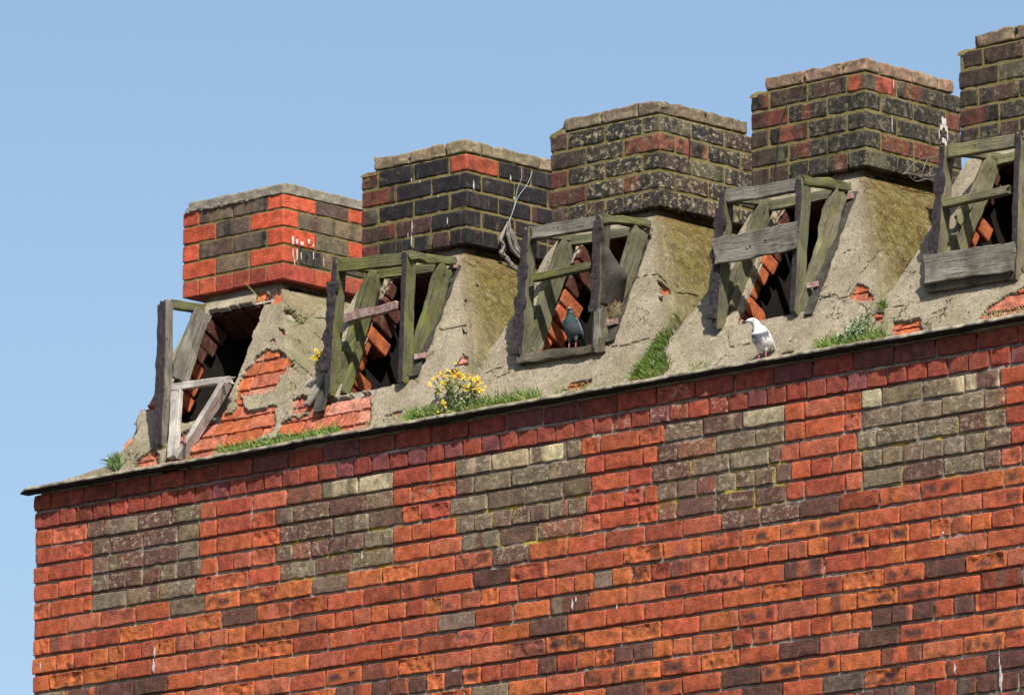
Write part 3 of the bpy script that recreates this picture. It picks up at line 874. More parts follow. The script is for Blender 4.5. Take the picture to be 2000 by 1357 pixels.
def blob(mb, p, ex, ez, en, w, h, seed, th=.003):
    """an irregular splash of bird lime lying on a face"""
    n = 14; V = [np.array(p) + en * th]
    for k in range(n):
        a = 2 * math.pi * k / n; r = .6 + .5 * abs(math.sin(seed * 3.1 + k * 2.3)) 
        V.append(np.array(p) + ex * math.cos(a) * w * r / 2 + ez * math.sin(a) * h * r / 2 + en * th * .4)
    mb.add(V, [(0, 1 + k, 1 + (k + 1) % n) for k in range(n)])
k = 0
def limes(L, parent, f, ex, en):
    global k
    for (px, py, w, h) in L:
        k += 1; mb = MB(); p = f(px, py); blob(mb, (0, 0, 0), ex, EZ, en, w, h, k)
        o = mb.build('bird_lime', M_LIME, parent); o.location = Vector(p)
limes([(572, 470, .02, .05), (580, 472, .02, .03), (590, 476, .03, .025), (603, 472, .02, .03), (612, 480, .012, .02), (572, 495, .008, .06), (580, 497, .012, .07), (588, 500, .008, .05), (612, 500, .008, .05), (632, 513, .005, .06), (575, 512, .006, .05)],
      CH[0], lambda a, b: atX(a, b, CX[0] + .003), EY, EX)
limes([(1843, 240, .04, .06), (1838, 250, .02, .03), (1848, 252, .02, .03), (1834, 262, .008, .06), (1850, 264, .009, .07), (1843, 275, .03, .03), (1847, 280, .018, .03), (1742, 242, .006, .09), (1745, 165, .006, .05)],
      CH[3], lambda a, b: atX(a, b, CX[3] + .003), EY, EX)
limes([(805, 443, .008, .07), (804, 470, .010, .07), (804, 352, .008, .02), (820, 355, .008, .012), (856, 383, .008, .014), (874, 432, .007, .04), (797, 460, .004, .03)],
      CH[1], lambda a, b: atY(a, b, CY - .003), EX, -EY)
limes([(925, 362, .010, .05), (997, 348, .010, .03), (1004, 387, .014, .010)], CH[1], lambda a, b: atX(a, b, CX[1] + .003), EY, EX)
limes([(302, 1272, .014, .06), (300, 1300, .020, .07), (1118, 1180, .014, .055), (1125, 1170, .01, .03), (1955, 1325, .02, .12), (1865, 1305, .012, .05), (1952, 1290, .005, .1),
       (1205, 1185, .008, .03), (79, 1300, .008, .05), (707, 1086, .010, .05), (137, 1074, .005, .015), (1842, 1040, .02, .01)],
      w_o, lambda a, b: atY(a, b, -.004), EX, -EY)
#PART2
# ---------------------------------------------------------------- timber frames
def beam(root, name, p0, p1, w, d, mat, across=(1, 0, 0), rough=.003, ends=.012, tar=None, seed=None, bow=0., holes=True):
    """squared timber from p0 to p1; w across, d in the remaining direction; grain along local Z"""
    global sd_
    sd_ += 1
    p0 = np.array(p0, float); p1 = np.array(p1, float); L = np.linalg.norm(p1 - p0)
    ez = (p1 - p0) / L; ex = np.array(across, float); ex = ex - ez * ex.dot(ez); ex /= np.linalg.norm(ex); ey = np.cross(ez, ex)
    P, F = rbox((w, d, L), min(w, d) * .10, (4, 4, max(6, int(L / .022))))
    Q = P * C(1, 1, .45)
    dx = fbm(Q + sd_ * 3.7, 34, sd_, 3) * rough; dy = fbm(Q + sd_ * 1.3, 34, sd_ + 3, 3) * rough
    P2 = P.copy()
    P2[:, 0] += np.sign(P[:, 0]) * dx + fbm(P * C(0, 0, 1) + sd_, 5, 4) * rough * .9
    P2[:, 1] += np.sign(P[:, 1]) * dy + fbm(P * C(0, 0, 1) + sd_ + 9, 5, 5) * rough * .9
    P2[:, 1] += bow * (1 - (2 * P[:, 2] / L) ** 2)
    e = (abs(P[:, 2]) > L * .47)
    P2[:, 2] += np.sign(P[:, 2]) * e * fbm(P * C(1, 1, 0) + sd_, 60, sd_, 2) * ends
    mb = MB()
    MI = 0
    if tar is not None:
        cen = np.array([P[list(f)].mean(0) for f in F])
        MI = [1 if c[1] * tar > d * .40 else 0 for c in cen]
    mb.add(P2, F, mi=MI)
    o = mb.build(name, [mat, M_TAR] if tar is not None else mat)
    o.parent = root
    M = Matrix(((ex[0], ey[0], ez[0], 0), (ex[1], ey[1], ez[1], 0), (ex[2], ey[2], ez[2], 0), (0, 0, 0, 1)))
    c = (p0 + p1) / 2 - np.array(root.location)
    o.matrix_basis = Matrix.Translation(Vector(c)) @ M
    return o
def nail(root, p, dirv, L=.02, r=.0016, mat=None):
    beam(root, 'nail', p, np.array(p) + np.array(dirv) * L, r * 2, r * 2, mat or M_RUST, rough=0, ends=0)
def crust(root, name, p0, p1, w, d, mat, amp=.010, seed=1, taper=0):
    """lumpy strip of bitumen or felt"""
    p0 = np.array(p0, float); p1 = np.array(p1, float); L = np.linalg.norm(p1 - p0)
    ez = (p1 - p0) / L; ex = EX - ez * ez[0]; ex /= np.linalg.norm(ex); ey = np.cross(ez, ex)
    P, F = rbox((w, d, L), min(w, d) * .25, (7, 3, int(L / .008)))
    n = np.sign(P) * C(1, 1, 0)
    t = P[:, 2] / L
    P = P * np.stack([1 - taper * (t + .5), np.ones(len(P)), np.ones(len(P))], -1)
    P = P + n * np.stack([fbm(P * C(.3, .3, 1), 20, seed, 4) * amp, fbm(P, 34, seed + 5, 3) * amp * .5, 0 * t], -1)
    mb = MB(); mb.add(P, F); o = mb.build(name, mat); o.parent = root
    M = Matrix(((ex[0], ey[0], ez[0], 0), (ex[1], ey[1], ez[1], 0), (ex[2], ey[2], ez[2], 0), (0, 0, 0, 1)))
    o.matrix_basis = Matrix.Translation(Vector((p0 + p1) / 2 - np.array(root.location))) @ M
    return o

FLAB = ['broken timber frame at the left end with loose pale boards hanging over the hole',
        'green timber frame with a rusty rail, no sill and bare bricks under its left foot',
        'timber frame with a torn black felt flap and a dark pigeon on its sill',
        'timber frame with one broad weathered plank nailed across its middle',
        'timber frame with a heavy plank across its bottom at the right edge']
PX = {1: dict(lb=(648, 775), lt=(664, 512), rb=(790, 748), rt=(801, 496)),
      2: dict(lb=(1022, 712), lt=(1037, 448), rb=(1170, 682), rt=(1179, 424)),
      3: dict(lb=(1404, 642), lt=(1420, 378), rb=(1556, 615), rt=(1569, 349)),
      4: dict(lb=(1832, 560), lt=(1850, 288), rb=(1988, 548), rt=(1998, 262))}
for i in (1, 2, 3, 4):
    cx = CX[i]; q = PX[i]; yf = .145
    LB, LT, RB, RT = [atY(*q[k_], yf) for k_ in ('lb', 'lt', 'rb', 'rt')]
    ft = empty('timber_frame', (cx - .27, yf, .26), FLAB[i], 'timber frame', 'timber dormer frames on the roof bases')
    M1 = {1: M_WGREEN, 2: M_WOLIVE, 3: M_WOLIVE, 4: M_WBARE}[i]
    pw, pd_ = .030, .072
    beam(ft, 'post', LB, LT, pw, pd_, M1, tar=-1)
    beam(ft, 'post', RB, RT, pw, pd_, M1 if i != 2 else M_WROT, tar=-1)
    # tarry crust on the front of the left post
    crust(ft, 'bitumen_strip', LB + C(-.012, -.036, .04 if i != 1 else .12), LT + C(-.012, -.034, -.10), .05 if i != 4 else .035, .018, M_TAR, .010, 30 + i)
    zt = .030
    d1 = (RT - LT) / np.linalg.norm(RT - LT)
    beam(ft, 'top_rail', LT + d1 * .018 + C(0, -.005, -.022), RT - d1 * .018 + C(0, -.005, -.026), .060, .040, M_WGREY if i in (2, 3) else M1, across=(0, 0, 1))
    yb = .50
    RBk = atX(*{1: (880, 508), 2: (1260, 436), 3: (1652, 362), 4: (2095, 275)}[i], RT[0]); LBk = LT + (RBk - RT) + C(.0, 0, 0)
    beam(ft, 'side_rail', RT + C(0, -.025, -.010), RBk + C(0, .02, -.008), .045, .040, M_WGREEN if i != 4 else M1, across=(1, 0, 0), rough=.006)
    beam(ft, 'side_rail', LT + C(0, .0, -.020), LBk + C(0, .0, -.014), .038, .036, M1, across=(1, 0, 0))
    beam(ft, 'back_rail', LBk + C(.02, -.02, -.035), RBk + C(-.02, -.02, -.035), .045, .03, M1, across=(0, 0, 1))
    # inclined boards lying against the base
    def incl(B_, T_, w_, mat, name='sloping_board', **k):
        d_ = T_ - B_
        return beam(ft, name, B_, T_, .028, w_, mat, across=(1, 0, 0), **k)
    incl(LB + C(.006, .045, .06), LBk + C(.01, -.045, -.035), .10, M1, rough=.005)
    incl(RB + C(.006, .040, .03), RBk + C(.01, -.050, -.045), .098, M1 if i != 3 else M_WBARE, rough=.007 if i == 3 else .004)
    if i in (2, 3, 4): beam(ft, 'thin_lath', LB + C(-.01, .10, .20), LBk + C(-.03, -.02, -.05), .012, .035, M_WGREY)
    # felt flashing strip on the slope to the right, with iron clips
    sp = {1: [(808, 735), (892, 520)], 2: [(1190, 668), (1268, 448)], 3: [(1578, 615), (1668, 375)], 4: [(2012, 530), (2100, 290)]}[i]
    a, b = onS(*sp[0], .012), onS(*sp[1], .012)
    crust(ft, 'flashing_strip', a, b, .046, .012, M_FELT, .006, 50 + i)
    for (px, py) in {1: [(883, 522), (822, 697)], 2: [(1263, 457), (1197, 632)], 3: [(1657, 385), (1588, 557)], 4: []}[i]:
        p = onS(px, py, .030)
        beam(ft, 'iron_clip', p + C(-.028, -.012, 0), p + C(.028, .004, .006), .028, .016, M_RUST, across=(0, 0, 1), rough=.003, ends=.002)
    if i == 1:
        beam(ft, 'middle_rail', atY(674, 622, yf), atY(779, 597, yf), .040, .03, M_RUST, across=(0, 0, 1), rough=.004)
        beam(ft, 'broken_board', onS(598, 792, .030), onS(646, 722, .035), .030, .016, M_WGREY, rough=.004)
        beam(ft, 'broken_board', onS(622, 805, .022), onS(640, 730, .03), .07, .012, M_FELT, rough=.004)
        beam(ft, 'back_stay', atX(672, 770, LB[0] + .05), atX(706, 672, LB[0] + .05), .016, .05, M1)
        beam(ft, 'back_stay', atX(676, 690, LB[0] + .03), atX(702, 655, LB[0] + .03), .02, .04, M1)
    if i == 2:
        beam(ft, 'nailed_rail', atY(1043, 544, yf - .01), atY(1162, 518, yf - .01), .034, .045, M_WGREEN, across=(0, 0, 1), rough=.002)
        for t in (.08, .2, .34, .52, .7, .86):
            p = atY(1043 + 119 * t, 540 - 26 * t, yf - .02); nail(ft, p, C(.1, -.5, .8), .022)
        beam(ft, 'sill', atY(1018, 704, yf - .005), atY(1172, 680, yf - .005), .042, .055, M_WROT, across=(0, 0, 1), rough=.005)
        # torn felt flap
        n1, n2 = 26, 22; V = []; pl = [(1166, 470), (1190, 505), (1232, 535), (1226, 560), (1222, 595), (1190, 588), (1166, 600)]
        tl, tr_, bl, br_ = (1160, 440), (1184, 470), (1160, 592), (1222, 590)
        for a_ in range(n1):
            s_ = a_ / (n1 - 1)
            L_ = (1160, 440 + 152 * s_); wdt = np.interp(s_, [0, .25, .5, .62, .8, 1], [18, 24, 52, 72, 66, 60])
            for b_ in range(n2):
                t = b_ / (n2 - 1)
                y_ = yf - .038 + t * .16 * s_ + .012 * math.sin(5 * t + 3 * s_)
                p = atY(L_[0] + wdt * t * .9, L_[1] + 10 * t * s_ * math.sin(t * 3), y_)
                V.append(p + EY * fbm(p[None], 22, 5)[0] * .006 + EZ * (s_ == 1) * fbm(p[None], 60, 6)[0] * .008)
        F = [(a_ * n2 + b_, a_ * n2 + b_ + 1, (a_ + 1) * n2 + b_ + 1, (a_ + 1) * n2 + b_) for a_ in range(n1 - 1) for b_ in range(n2 - 1)]
        mb = MB(); mb.add(V, F); o = keep(mb.build('felt_flap', M_FELT), ft)
        md = o.modifiers.new('thick', 'SOLIDIFY'); md.thickness = .007
        crust(ft, 'bitumen_strip', RB + C(-.004, -.036, .17), RT + C(-.004, -.036, -.02), .042, .016, M_TAR, .008, 71)
        beam(ft, 'lower_stud', atY(1166, 676, yf - .03), atY(1168, 602, yf - .03), .030, .02, M_WGREY)
        beam(ft, 'lower_stud', RB + C(.02, .05, .0), RB + C(.03, .13, .17), .02, .07, M_WGREY)
        beam(ft, 'joint_block', atY(1172, 690, yf - .02), atY(1172, 660, yf - .02), .045, .035, M_WROT, rough=.006)
        st = MB()
        for k_ in range(170):
            px, py = rng.gauss(1196, 9), rng.gauss(606, 8); y_ = yf + rng.uniform(.02, .06)
            p = atY(px, py, y_); d = nr.randn(3); d /= np.linalg.norm(d); e_ = np.cross(d, CF); e_ /= np.linalg.norm(e_) + 1e-9
            L_ = rng.uniform(.012, .03); w_ = .0012
            st.add([p - e_ * w_, p + e_ * w_, p + d * L_ + e_ * w_ * .4, p + d * L_ - e_ * w_ * .4], [(0, 1, 2, 3)])
        o = keep(st.build('straw_nest', M_STRAW), ft); o['kind'] = 'stuff'
        crust(ft, 'torn_felt', LB + C(-.045, .01, .05), LB + C(-.03, -.0, .33), .035, .02, M_FELT, .016, 90)
    if i == 3:
        beam(ft, 'broad_plank', atY(1398, 493, yf - .045), atY(1556, 459, yf - .045), .125, .022, M_WGREY, across=(0, 0, 1), rough=.004, ends=.02)
        nail(ft, atY(1497, 466, yf - .056), C(0, -1, 0), .006, .004)
        beam(ft, 'back_stay', atX(1432, 600, LB[0] + .05), atX(1455, 540, LB[0] + .05), .016, .05, M1)
    if i == 4:
        beam(ft, 'nailed_rail', atY(1843, 399, yf - .01), atY(1974, 371, yf - .01), .036, .045, M_WBARE, across=(0, 0, 1), rough=.002)
        for t in (.06, .2, .34, .5, .68, .86):
            p = atY(1843 + 131 * t, 394 - 28 * t, yf - .02); nail(ft, p, C(.1, -.5, .8), .022)
        beam(ft, 'broad_plank', atY(1808, 528, yf - .045), atY(1979, 500, yf - .045), .130, .026, M_WGREY, across=(0, 0, 1), rough=.004, ends=.012)
        beam(ft, 'lower_plank', atY(1811, 562, yf - .02), atY(1978, 534, yf - .02), .055, .03, M_WROT, across=(0, 0, 1), rough=.004)
        beam(ft, 'back_stay', atX(1870, 430, LB[0] + .06), atX(1893, 395, LB[0] + .06), .016, .05, M1)
# the broken frame at the left end
ft = empty('timber_frame', (.66, .09, .16), FLAB[0], 'timber frame', 'timber dormer frames on the roof bases')
pb, pt = atY(318, 872, .088), atY(327, 588, .10)
beam(ft, 'post', pb, pt, .040, .060, M_WGREY, tar=-1)
crust(ft, 'bitumen_strip', pb + C(-.012, -.036, .0), pt + C(-.012, -.036, -.02), .030, .012, M_TAR, .004, 21)
beam(ft, 'side_rail', atX(330, 594, pt[0]), atX(397, 604, pt[0]), .04, .045, M_WGREEN)
beam(ft, 'sloping_board', atX(352, 745, pt[0] + .02), atX(394, 610, pt[0] + .02), .03, .095, M_WGREY, rough=.004)
beam(ft, 'thin_lath', atX(340, 720, pt[0] - .02), atX(378, 628, pt[0] - .02), .02, .04, M_WGREEN)
beam(ft, 'back_stay', atX(334, 790, pt[0] - .01), atX(352, 740, pt[0] - .01), .02, .05, M_WGREEN)
beam(ft, 'low_rail', atY(331, 758, .15), atY(452, 742, .15), .036, .04, M_WPALE, across=(0, 0, 1), rough=.002)
beam(ft, 'pale_post', atY(338, 893, .045), atY(346, 764, .125), .058, .03, M_WPALE, rough=.002, ends=.006)
beam(ft, 'loose_board', atY(350, 896, .045), atY(443, 748, .13), .030, .06, M_WPALE, rough=.002, ends=.006)
beam(ft, 'joint_plate', atY(440, 772, .10), atY(433, 742, .10), .012, .006, M_FELT)
beam(ft, 'joint_plate', atY(364, 868, .02), atY(360, 848, .02), .014, .006, M_RUST)
beam(ft, 'foot_block', pb + C(.0, .0, -.035), pb + C(.03, .0, .0), .03, .03, M_WGREEN)

# ---------------------------------------------------------------- plants
def blades(mb, roots, n, h, up, lean=.5, w=.0022, cols=((.09, .20, .025), (.15, .29, .035), (.26, .33, .07), (.06, .14, .02), (.34, .31, .14), (.11, .19, .03)), droop=.5):
    for _ in range(n):
        r = roots[rng.randrange(len(roots))] if isinstance(roots, list) else roots()
        L = h * rng.uniform(.45, 1.15)
        d = np.array(up) + C(rng.gauss(0, lean), rng.gauss(0, lean) - .2, rng.gauss(0, lean * .4)); d /= np.linalg.norm(d)
        side = np.cross(d, CF + nr.randn(3) * .4); side /= np.linalg.norm(side)
        g_ = C(0, 0, -1) * droop * rng.uniform(.4, 1.2) + d * 0
        V = []; S = 4; ww = w * rng.uniform(.7, 1.3)
        for s_ in range(S + 1):
            t = s_ / S; c_ = r + d * L * t + g_ * L * t * t * .6; k_ = ww * (1 - t) ** .7 + .0002
            V += [c_ - side * k_, c_ + side * k_]
        cc = jit(cols[rng.randrange(len(cols))], .25)
        mb.add(V, [(2 * s_, 2 * s_ + 1, 2 * s_ + 3, 2 * s_ + 2) for s_ in range(S)], cc)
def line_roots(pts, y0=-.035, y1=.05, z=.026):
    def f():
        k_ = rng.randrange(len(pts) - 1); t = rng.random()
        px = pts[k_] + (pts[k_ + 1] - pts[k_]) * t
        x = np.interp(px, EPX, EXX); y = rng.uniform(y0, y1)
        return C(x - y * .9, y, max(z, np.interp(y, yk, zk) - .01))
    return f
EXX = np.linspace(-.3, 7.5, 200); EPX = proj(np.stack([EXX, np.full(200, 0.), np.full(200, .03)], -1))[:, 0]
def tuft(name, label, cat, roots, n, h, up=(0, -.15, 1), group='grass tufts on the eaves', **k):
    mb = MB(); blades(mb, roots, n, h, up, **k)
    V = np.concatenate(mb.v); c = C((V[:, 0].min() + V[:, 0].max()) / 2, (V[:, 1].min() + V[:, 1].max()) / 2, V[:, 2].min())
    o = mb.build(name, M_LEAF, origin=c)
    return tag(o, label, cat, group)
def poly_roots(poly, off=0):
    c = np.array(poly, float); lo, hi = c.min(0), c.max(0)
    def f():
        while True:
            p = C(rng.uniform(lo[0], hi[0]), rng.uniform(lo[1], hi[1]))
            if inpoly(p[None], poly)[0]: return onS(p[0], p[1], off)
    return f
DRY = ((.30, .29, .12), (.42, .38, .20), (.18, .24, .06))
tuft('grass_tuft', 'low bright grass strip below the broken left frame', 'grass', line_roots([425, 520, 600, 665]), 1900, .055, w=.0020)
tuft('grass_tuft', 'thick clump of grass left of the ragwort', 'grass', line_roots([800, 830, 860]), 900, .080, w=.0018, lean=.6)
tuft('grass_tuft', 'long low mat of grass right of the ragwort', 'grass', line_roots([880, 930, 960, 1000, 1055]), 2200, .068, w=.0018)
tuft('grass_tuft', 'tall grass growing in the valley between the third and fourth chimney bases', 'grass', poly_roots([(1232, 748), (1262, 705), (1296, 655), (1318, 655), (1300, 690), (1312, 725), (1290, 745)], -.005), 2400, .062, (0, -.5, .9), w=.0016, lean=.55)
tuft('grass_tuft', 'small grass tuft on the ledge left of the white pigeon', 'grass', line_roots([1345, 1385]), 260, .034, w=.0015)
tuft('grass_tuft', 'spreading grass under the white flowered weed', 'grass', line_roots([1600, 1640, 1690, 1730]), 1500, .066, w=.0019, lean=.7)
tuft('grass_tuft', 'thin grass on the ledge at the right edge', 'grass', line_roots([1925, 2020]), 420, .028, w=.0015, cols=DRY)
tuft('grass_tuft', 'short sparse grass below the felted frame', 'grass', line_roots([1085, 1150]), 260, .026, w=.0014)
tuft('grass_tuft', 'little weeds below the second frame', 'grass', line_roots([715, 790]), 240, .030, w=.0018, lean=.9)
tuft('grass_tuft', 'spiky green tuft alone on the mortar apron at the far left', 'grass', poly_roots([(215, 905), (238, 900), (235, 918), (222, 920)], .01), 130, .085, (0, -.3, 1), w=.0028, lean=.7, cols=((.09, .17, .05), (.16, .26, .09)))
tuft('grass_tuft', 'small green tuft in the valley above the white flowered weed', 'grass', poly_roots([(1718, 600), (1728, 592), (1730, 606)], 0), 110, .045, (0, -.5, .8), w=.0018, lean=.6)
tuft('dry_grass', 'dry straggling grass on the first chimney base', 'grass', [onS(592, 632, .0) + nr.randn(3) * .002 for _ in range(5)], 26, .16, (0.1, -.5, .5), lean=.8, w=.0010, cols=DRY, droop=.35, group='dry grass on the chimney bases')
tuft('dry_grass', 'wispy dry grass at the foot of the third chimney base', 'grass', poly_roots([(1310, 660), (1345, 625), (1330, 610), (1310, 640)], -.01), 150, .095, (0, -.5, .8), lean=.35, w=.0009, cols=DRY, group='dry grass on the chimney bases')
tuft('dry_grass', 'wispy dry grass above the ragwort', 'grass', poly_roots([(925, 715), (955, 700), (960, 720), (930, 735)], -.01), 50, .10, (0, -.5, .8), lean=.35, w=.0009, cols=DRY, group='dry grass on the chimney bases')
tuft('dry_grass', 'single pale grass stalk beside the hole of the first base', 'grass', [onS(520, 598, .0)], 3, .19, (-.45, -.5, 1), lean=.05, w=.0009, cols=DRY, droop=.05, group='dry grass on the chimney bases')
tuft('grass_tuft', 'mossy scrap of grass under the pale loose boards', 'grass', line_roots([355, 375]), 120, .022, w=.0018, lean=.9, cols=((.09, .10, .03), (.14, .14, .05)))

def leafy(mb, base, tip, nleaf, size, cols):
    base = np.array(base); tip = np.array(tip); d = tip - base; L = np.linalg.norm(d)
    s_ = np.cross(d, CF); s_ /= np.linalg.norm(s_); w_ = .0016
    b_ = nr.randn(3) * .12 * L
    pts = [base + d * t + b_ * math.sin(t * math.pi) for t in (0, .33, .66, 1)]
    V = []
    for k_, p in enumerate(pts): V += [p - s_ * w_ * (1 - k_ * .2), p + s_ * w_ * (1 - k_ * .2)]
    mb.add(V, [(0, 1, 3, 2), (2, 3, 5, 4), (4, 5, 7, 6)], jit(cols[0], .2))
    for _ in range(nleaf):
        t = rng.uniform(.1, 1); p = base + d * t + b_ * math.sin(t * math.pi)
        u_ = nr.randn(3); u_[2] += .3; u_ /= np.linalg.norm(u_); v_ = np.cross(u_, nr.randn(3)); v_ /= np.linalg.norm(v_)
        l_ = size * rng.uniform(.5, 1.3); q_ = l_ * .22; bend = C(0, 0, -.25 * l_)
        mb.add([p, p + u_ * l_ * .5 + v_ * q_, p + u_ * l_ + bend, p + u_ * l_ * .5 - v_ * q_], [(0, 1, 2, 3)], jit(cols[rng.randrange(len(cols))], .3))
def flower(mb, p, r, col, cen, npet=8):
    n = -CF * .6 + C(0, 0, .7) + nr.randn(3) * .35; n /= np.linalg.norm(n)
    a_ = np.cross(n, C(.3, .5, .1)); a_ /= np.linalg.norm(a_); b_ = np.cross(n, a_)
    for k_ in range(npet):
        t = 2 * math.pi * k_ / npet; u_ = a_ * math.cos(t) + b_ * math.sin(t); v_ = np.cross(n, u_)
        mb.add([p, p + u_ * r * .6 + v_ * r * .24, p + u_ * r, p + u_ * r * .6 - v_ * r * .24], [(0, 1, 2, 3)], jit(col, .12))
    P, F = rbox((r * .7, r * .7, r * .5), r * .3); mb.add(P + p + n * r * .1, F, cen)
def plant(name, label, cat, base, tips, leafcols, fl, nleaf, size, fr, fcol, fcen, npet=8, grp=None, fspread=.012):
    root = empty(name, base, label, cat, grp)
    mb = MB(); fm = MB()
    for tp in tips:
        leafy(mb, np.array(base) + nr.randn(3) * C(.02, .008, .0), tp, nleaf, size, leafcols)
        for _ in range(fl):
            flower(fm, np.array(tp) + nr.randn(3) * fspread, fr * rng.uniform(.7, 1.15), fcol, fcen, npet)
    keep(mb.build('foliage', M_LEAF), root)
    o = keep(fm.build('flower_heads', M_LEAF), root)
    return root
GR = ((.13, .17, .05), (.20, .26, .09), (.09, .12, .045), (.26, .30, .15))
tips = [atY(px, py, rng.uniform(-.05, .07)) for px, py in [(846, 745), (852, 738), (862, 733), (873, 729), (880, 736), (888, 734), (897, 731), (905, 737), (912, 733), (921, 741), (931, 747), (937, 757), (933, 765), (928, 752), (885, 745), (900, 750), (915, 760), (870, 748), (858, 760), (866, 790), (895, 722), (936, 740)]]
plant('ragwort', 'bushy ragwort with yellow flowers growing on the eaves below the second chimney', 'plant', C(*np.array(onS(895, 808, .02))), tips, GR, 8, 40, .022, .0088, (.80, .56, .02), (.45, .25, .02))
tips = [atY(px, py, y_) for px, py, y_ in [(1640, 655, .0), (1650, 640, .02), (1662, 628, .04), (1672, 622, .05), (1683, 618, .07), (1692, 622, .08), (1700, 632, .07), (1668, 640, .0), (1682, 645, .0), (1695, 648, .0), (1655, 650, -.02), (1695, 600, .09), (1702, 610, .09), (1645, 645, .0), (1675, 632, .03)]]
plant('chickweed', 'leafy weed with tiny white flowers on the ledge right of the white pigeon', 'plant', C(*np.array(onS(1672, 668, .02))), tips, ((.12, .19, .07), (.20, .30, .12), (.08, .13, .05)), 10, 95, .015, .0035, (.75, .75, .70), (.6, .6, .3), 5, fspread=.018)
tips = [atY(px, py, .14) for px, py in [(614, 697), (618, 694), (622, 691), (625, 687), (618, 701), (621, 699), (626, 692)]]
plant('ragwort', 'small yellow flower cluster peeping out left of the second frame', 'plant', C(*np.array(onS(622, 722, .0))), tips, GR, 4, 6, .014, .010, (.85, .62, .02), (.5, .3, .02), fspread=.007)

# ---------------------------------------------------------------- wires and rag
def wire(name, pts, r, mat, label=None, cat=None, parent=None, sides=6):
    pts = [np.array(p, float) for p in pts]
    # catmull-rom
    Q = []
    pp = [pts[0]] + pts + [pts[-1]]
    for k_ in range(1, len(pp) - 2):
        for t in np.linspace(0, 1, 7, endpoint=False):
            a, b, c, d = pp[k_ - 1:k_ + 3]
            Q.append(.5 * ((2 * b) + (-a + c) * t + (2 * a - 5 * b + 4 * c - d) * t * t + (-a + 3 * b - 3 * c + d) * t ** 3))
    Q.append(pts[-1]); Q = np.array(Q); T = np.gradient(Q, axis=0); V = []; F = []
    for k_, q_ in enumerate(Q):
        t = T[k_] / (np.linalg.norm(T[k_]) + 1e-9); a = np.cross(t, C(.3, .2, .9)); a /= np.linalg.norm(a); b = np.cross(t, a)
        for s_ in range(sides):
            an = 2 * math.pi * s_ / sides; rr = r[k_ * len(r) // len(Q)] if isinstance(r, list) else r
            V.append(q_ + (a * math.cos(an) + b * math.sin(an)) * rr)
    for k_ in range(len(Q) - 1):
        for s_ in range(sides):
            F.append((k_ * sides + s_, k_ * sides + (s_ + 1) % sides, (k_ + 1) * sides + (s_ + 1) % sides, (k_ + 1) * sides + s_))
    mb = MB(); mb.add(V, F)
    if parent is not None:
        return keep(mb.build(name, mat), parent)
    o = mb.build(name, mat, origin=pts[-1])
    return tag(o, label, cat)
X1 = CX[1] + .008
rag = empty('rag', atX(1005, 470, X1), 'grey twisted rag snagged on the corner of the second chimney with twine', 'rag')
wire('twine', [atX(1040, 335, X1), atX(1030, 360, X1), atX(1012, 385, X1), atX(1003, 410, X1), atX(993, 436, X1)], .0012, M_PLASTIC, parent=rag)
wire('twine', [atX(1019, 330, X1), atX(1018, 350, X1), atX(1010, 372, X1), atX(1004, 405, X1), atX(994, 436, X1)], .0010, M_PLASTIC, parent=rag)
for pts, r in [([(993, 434), (984, 452), (978, 470), (985, 480), (979, 495), (990, 500)], [.006, .009, .007, .006, .004]),
               ([(994, 434), (998, 455), (1005, 480), (1016, 496), (1024, 502)], [.007, .013, .012, .009, .005]),
               ([(991, 438), (992, 460), (1000, 486), (1014, 502), (1026, 506)], [.005, .010, .010, .008, .005]),
               ([(982, 490), (990, 505), (1000, 520), (1012, 528), (1026, 524)], [.005, .012, .016, .013, .008]),
               ([(984, 470), (980, 480), (984, 488), (977, 498), (983, 503), (975, 492), (986, 484)], [.0025, .003, .0025]),
               ([(1000, 448), (1010, 478), (1022, 495)], [.004, .006, .005])]:
    wire('rag_strip', [atX(a, b, X1 + .012 + rng.uniform(-.006, .01)) for a, b in pts], r, M_RAG, parent=rag, sides=8)
X3 = CX[3] + .02
wr = empty('wire_tangle', atX(1820, 335, X3), 'tangled rusty wire hanging under the right corner of the fourth chimney', 'wire')
for pts, r in [([(1768, 338), (1776, 328), (1790, 315), (1808, 309), (1828, 309)], .0022), ([(1800, 348), (1804, 330), (1808, 318), (1816, 308), (1830, 308)], .0022),
               ([(1775, 345), (1790, 354), (1808, 350), (1824, 352)], .003), ([(1785, 348), (1800, 342), (1815, 345), (1828, 340)], .0025),
               ([(1806, 345), (1818, 335), (1826, 322)], .0025), ([(1762, 340), (1775, 339), (1800, 346)], .0045)]:
    wire('wire_strand', [atX(a, b, X3 + rng.uniform(0, .02)) for a, b in pts], r, M_WIRE, parent=wr)
wire('thin_cable', [atY(1537, 205, CY - .012), atY(1531, 222, CY - .006), atY(1524, 245, CY - .012), atY(1519, 300, CY - .010), atY(1514, 345, CY - .010)], .0022, M_TAR,
     'thin black cable hanging down the front of the fourth chimney', 'cable')
wire('thin_cable', [atX(1347, 262, CX[2] + .006), atX(1348, 285, CX[2] + .008), atX(1346, 312, CX[2] + .008)], .0028, M_TAR, 'short black cable end on the side of the middle chimney', 'cable')

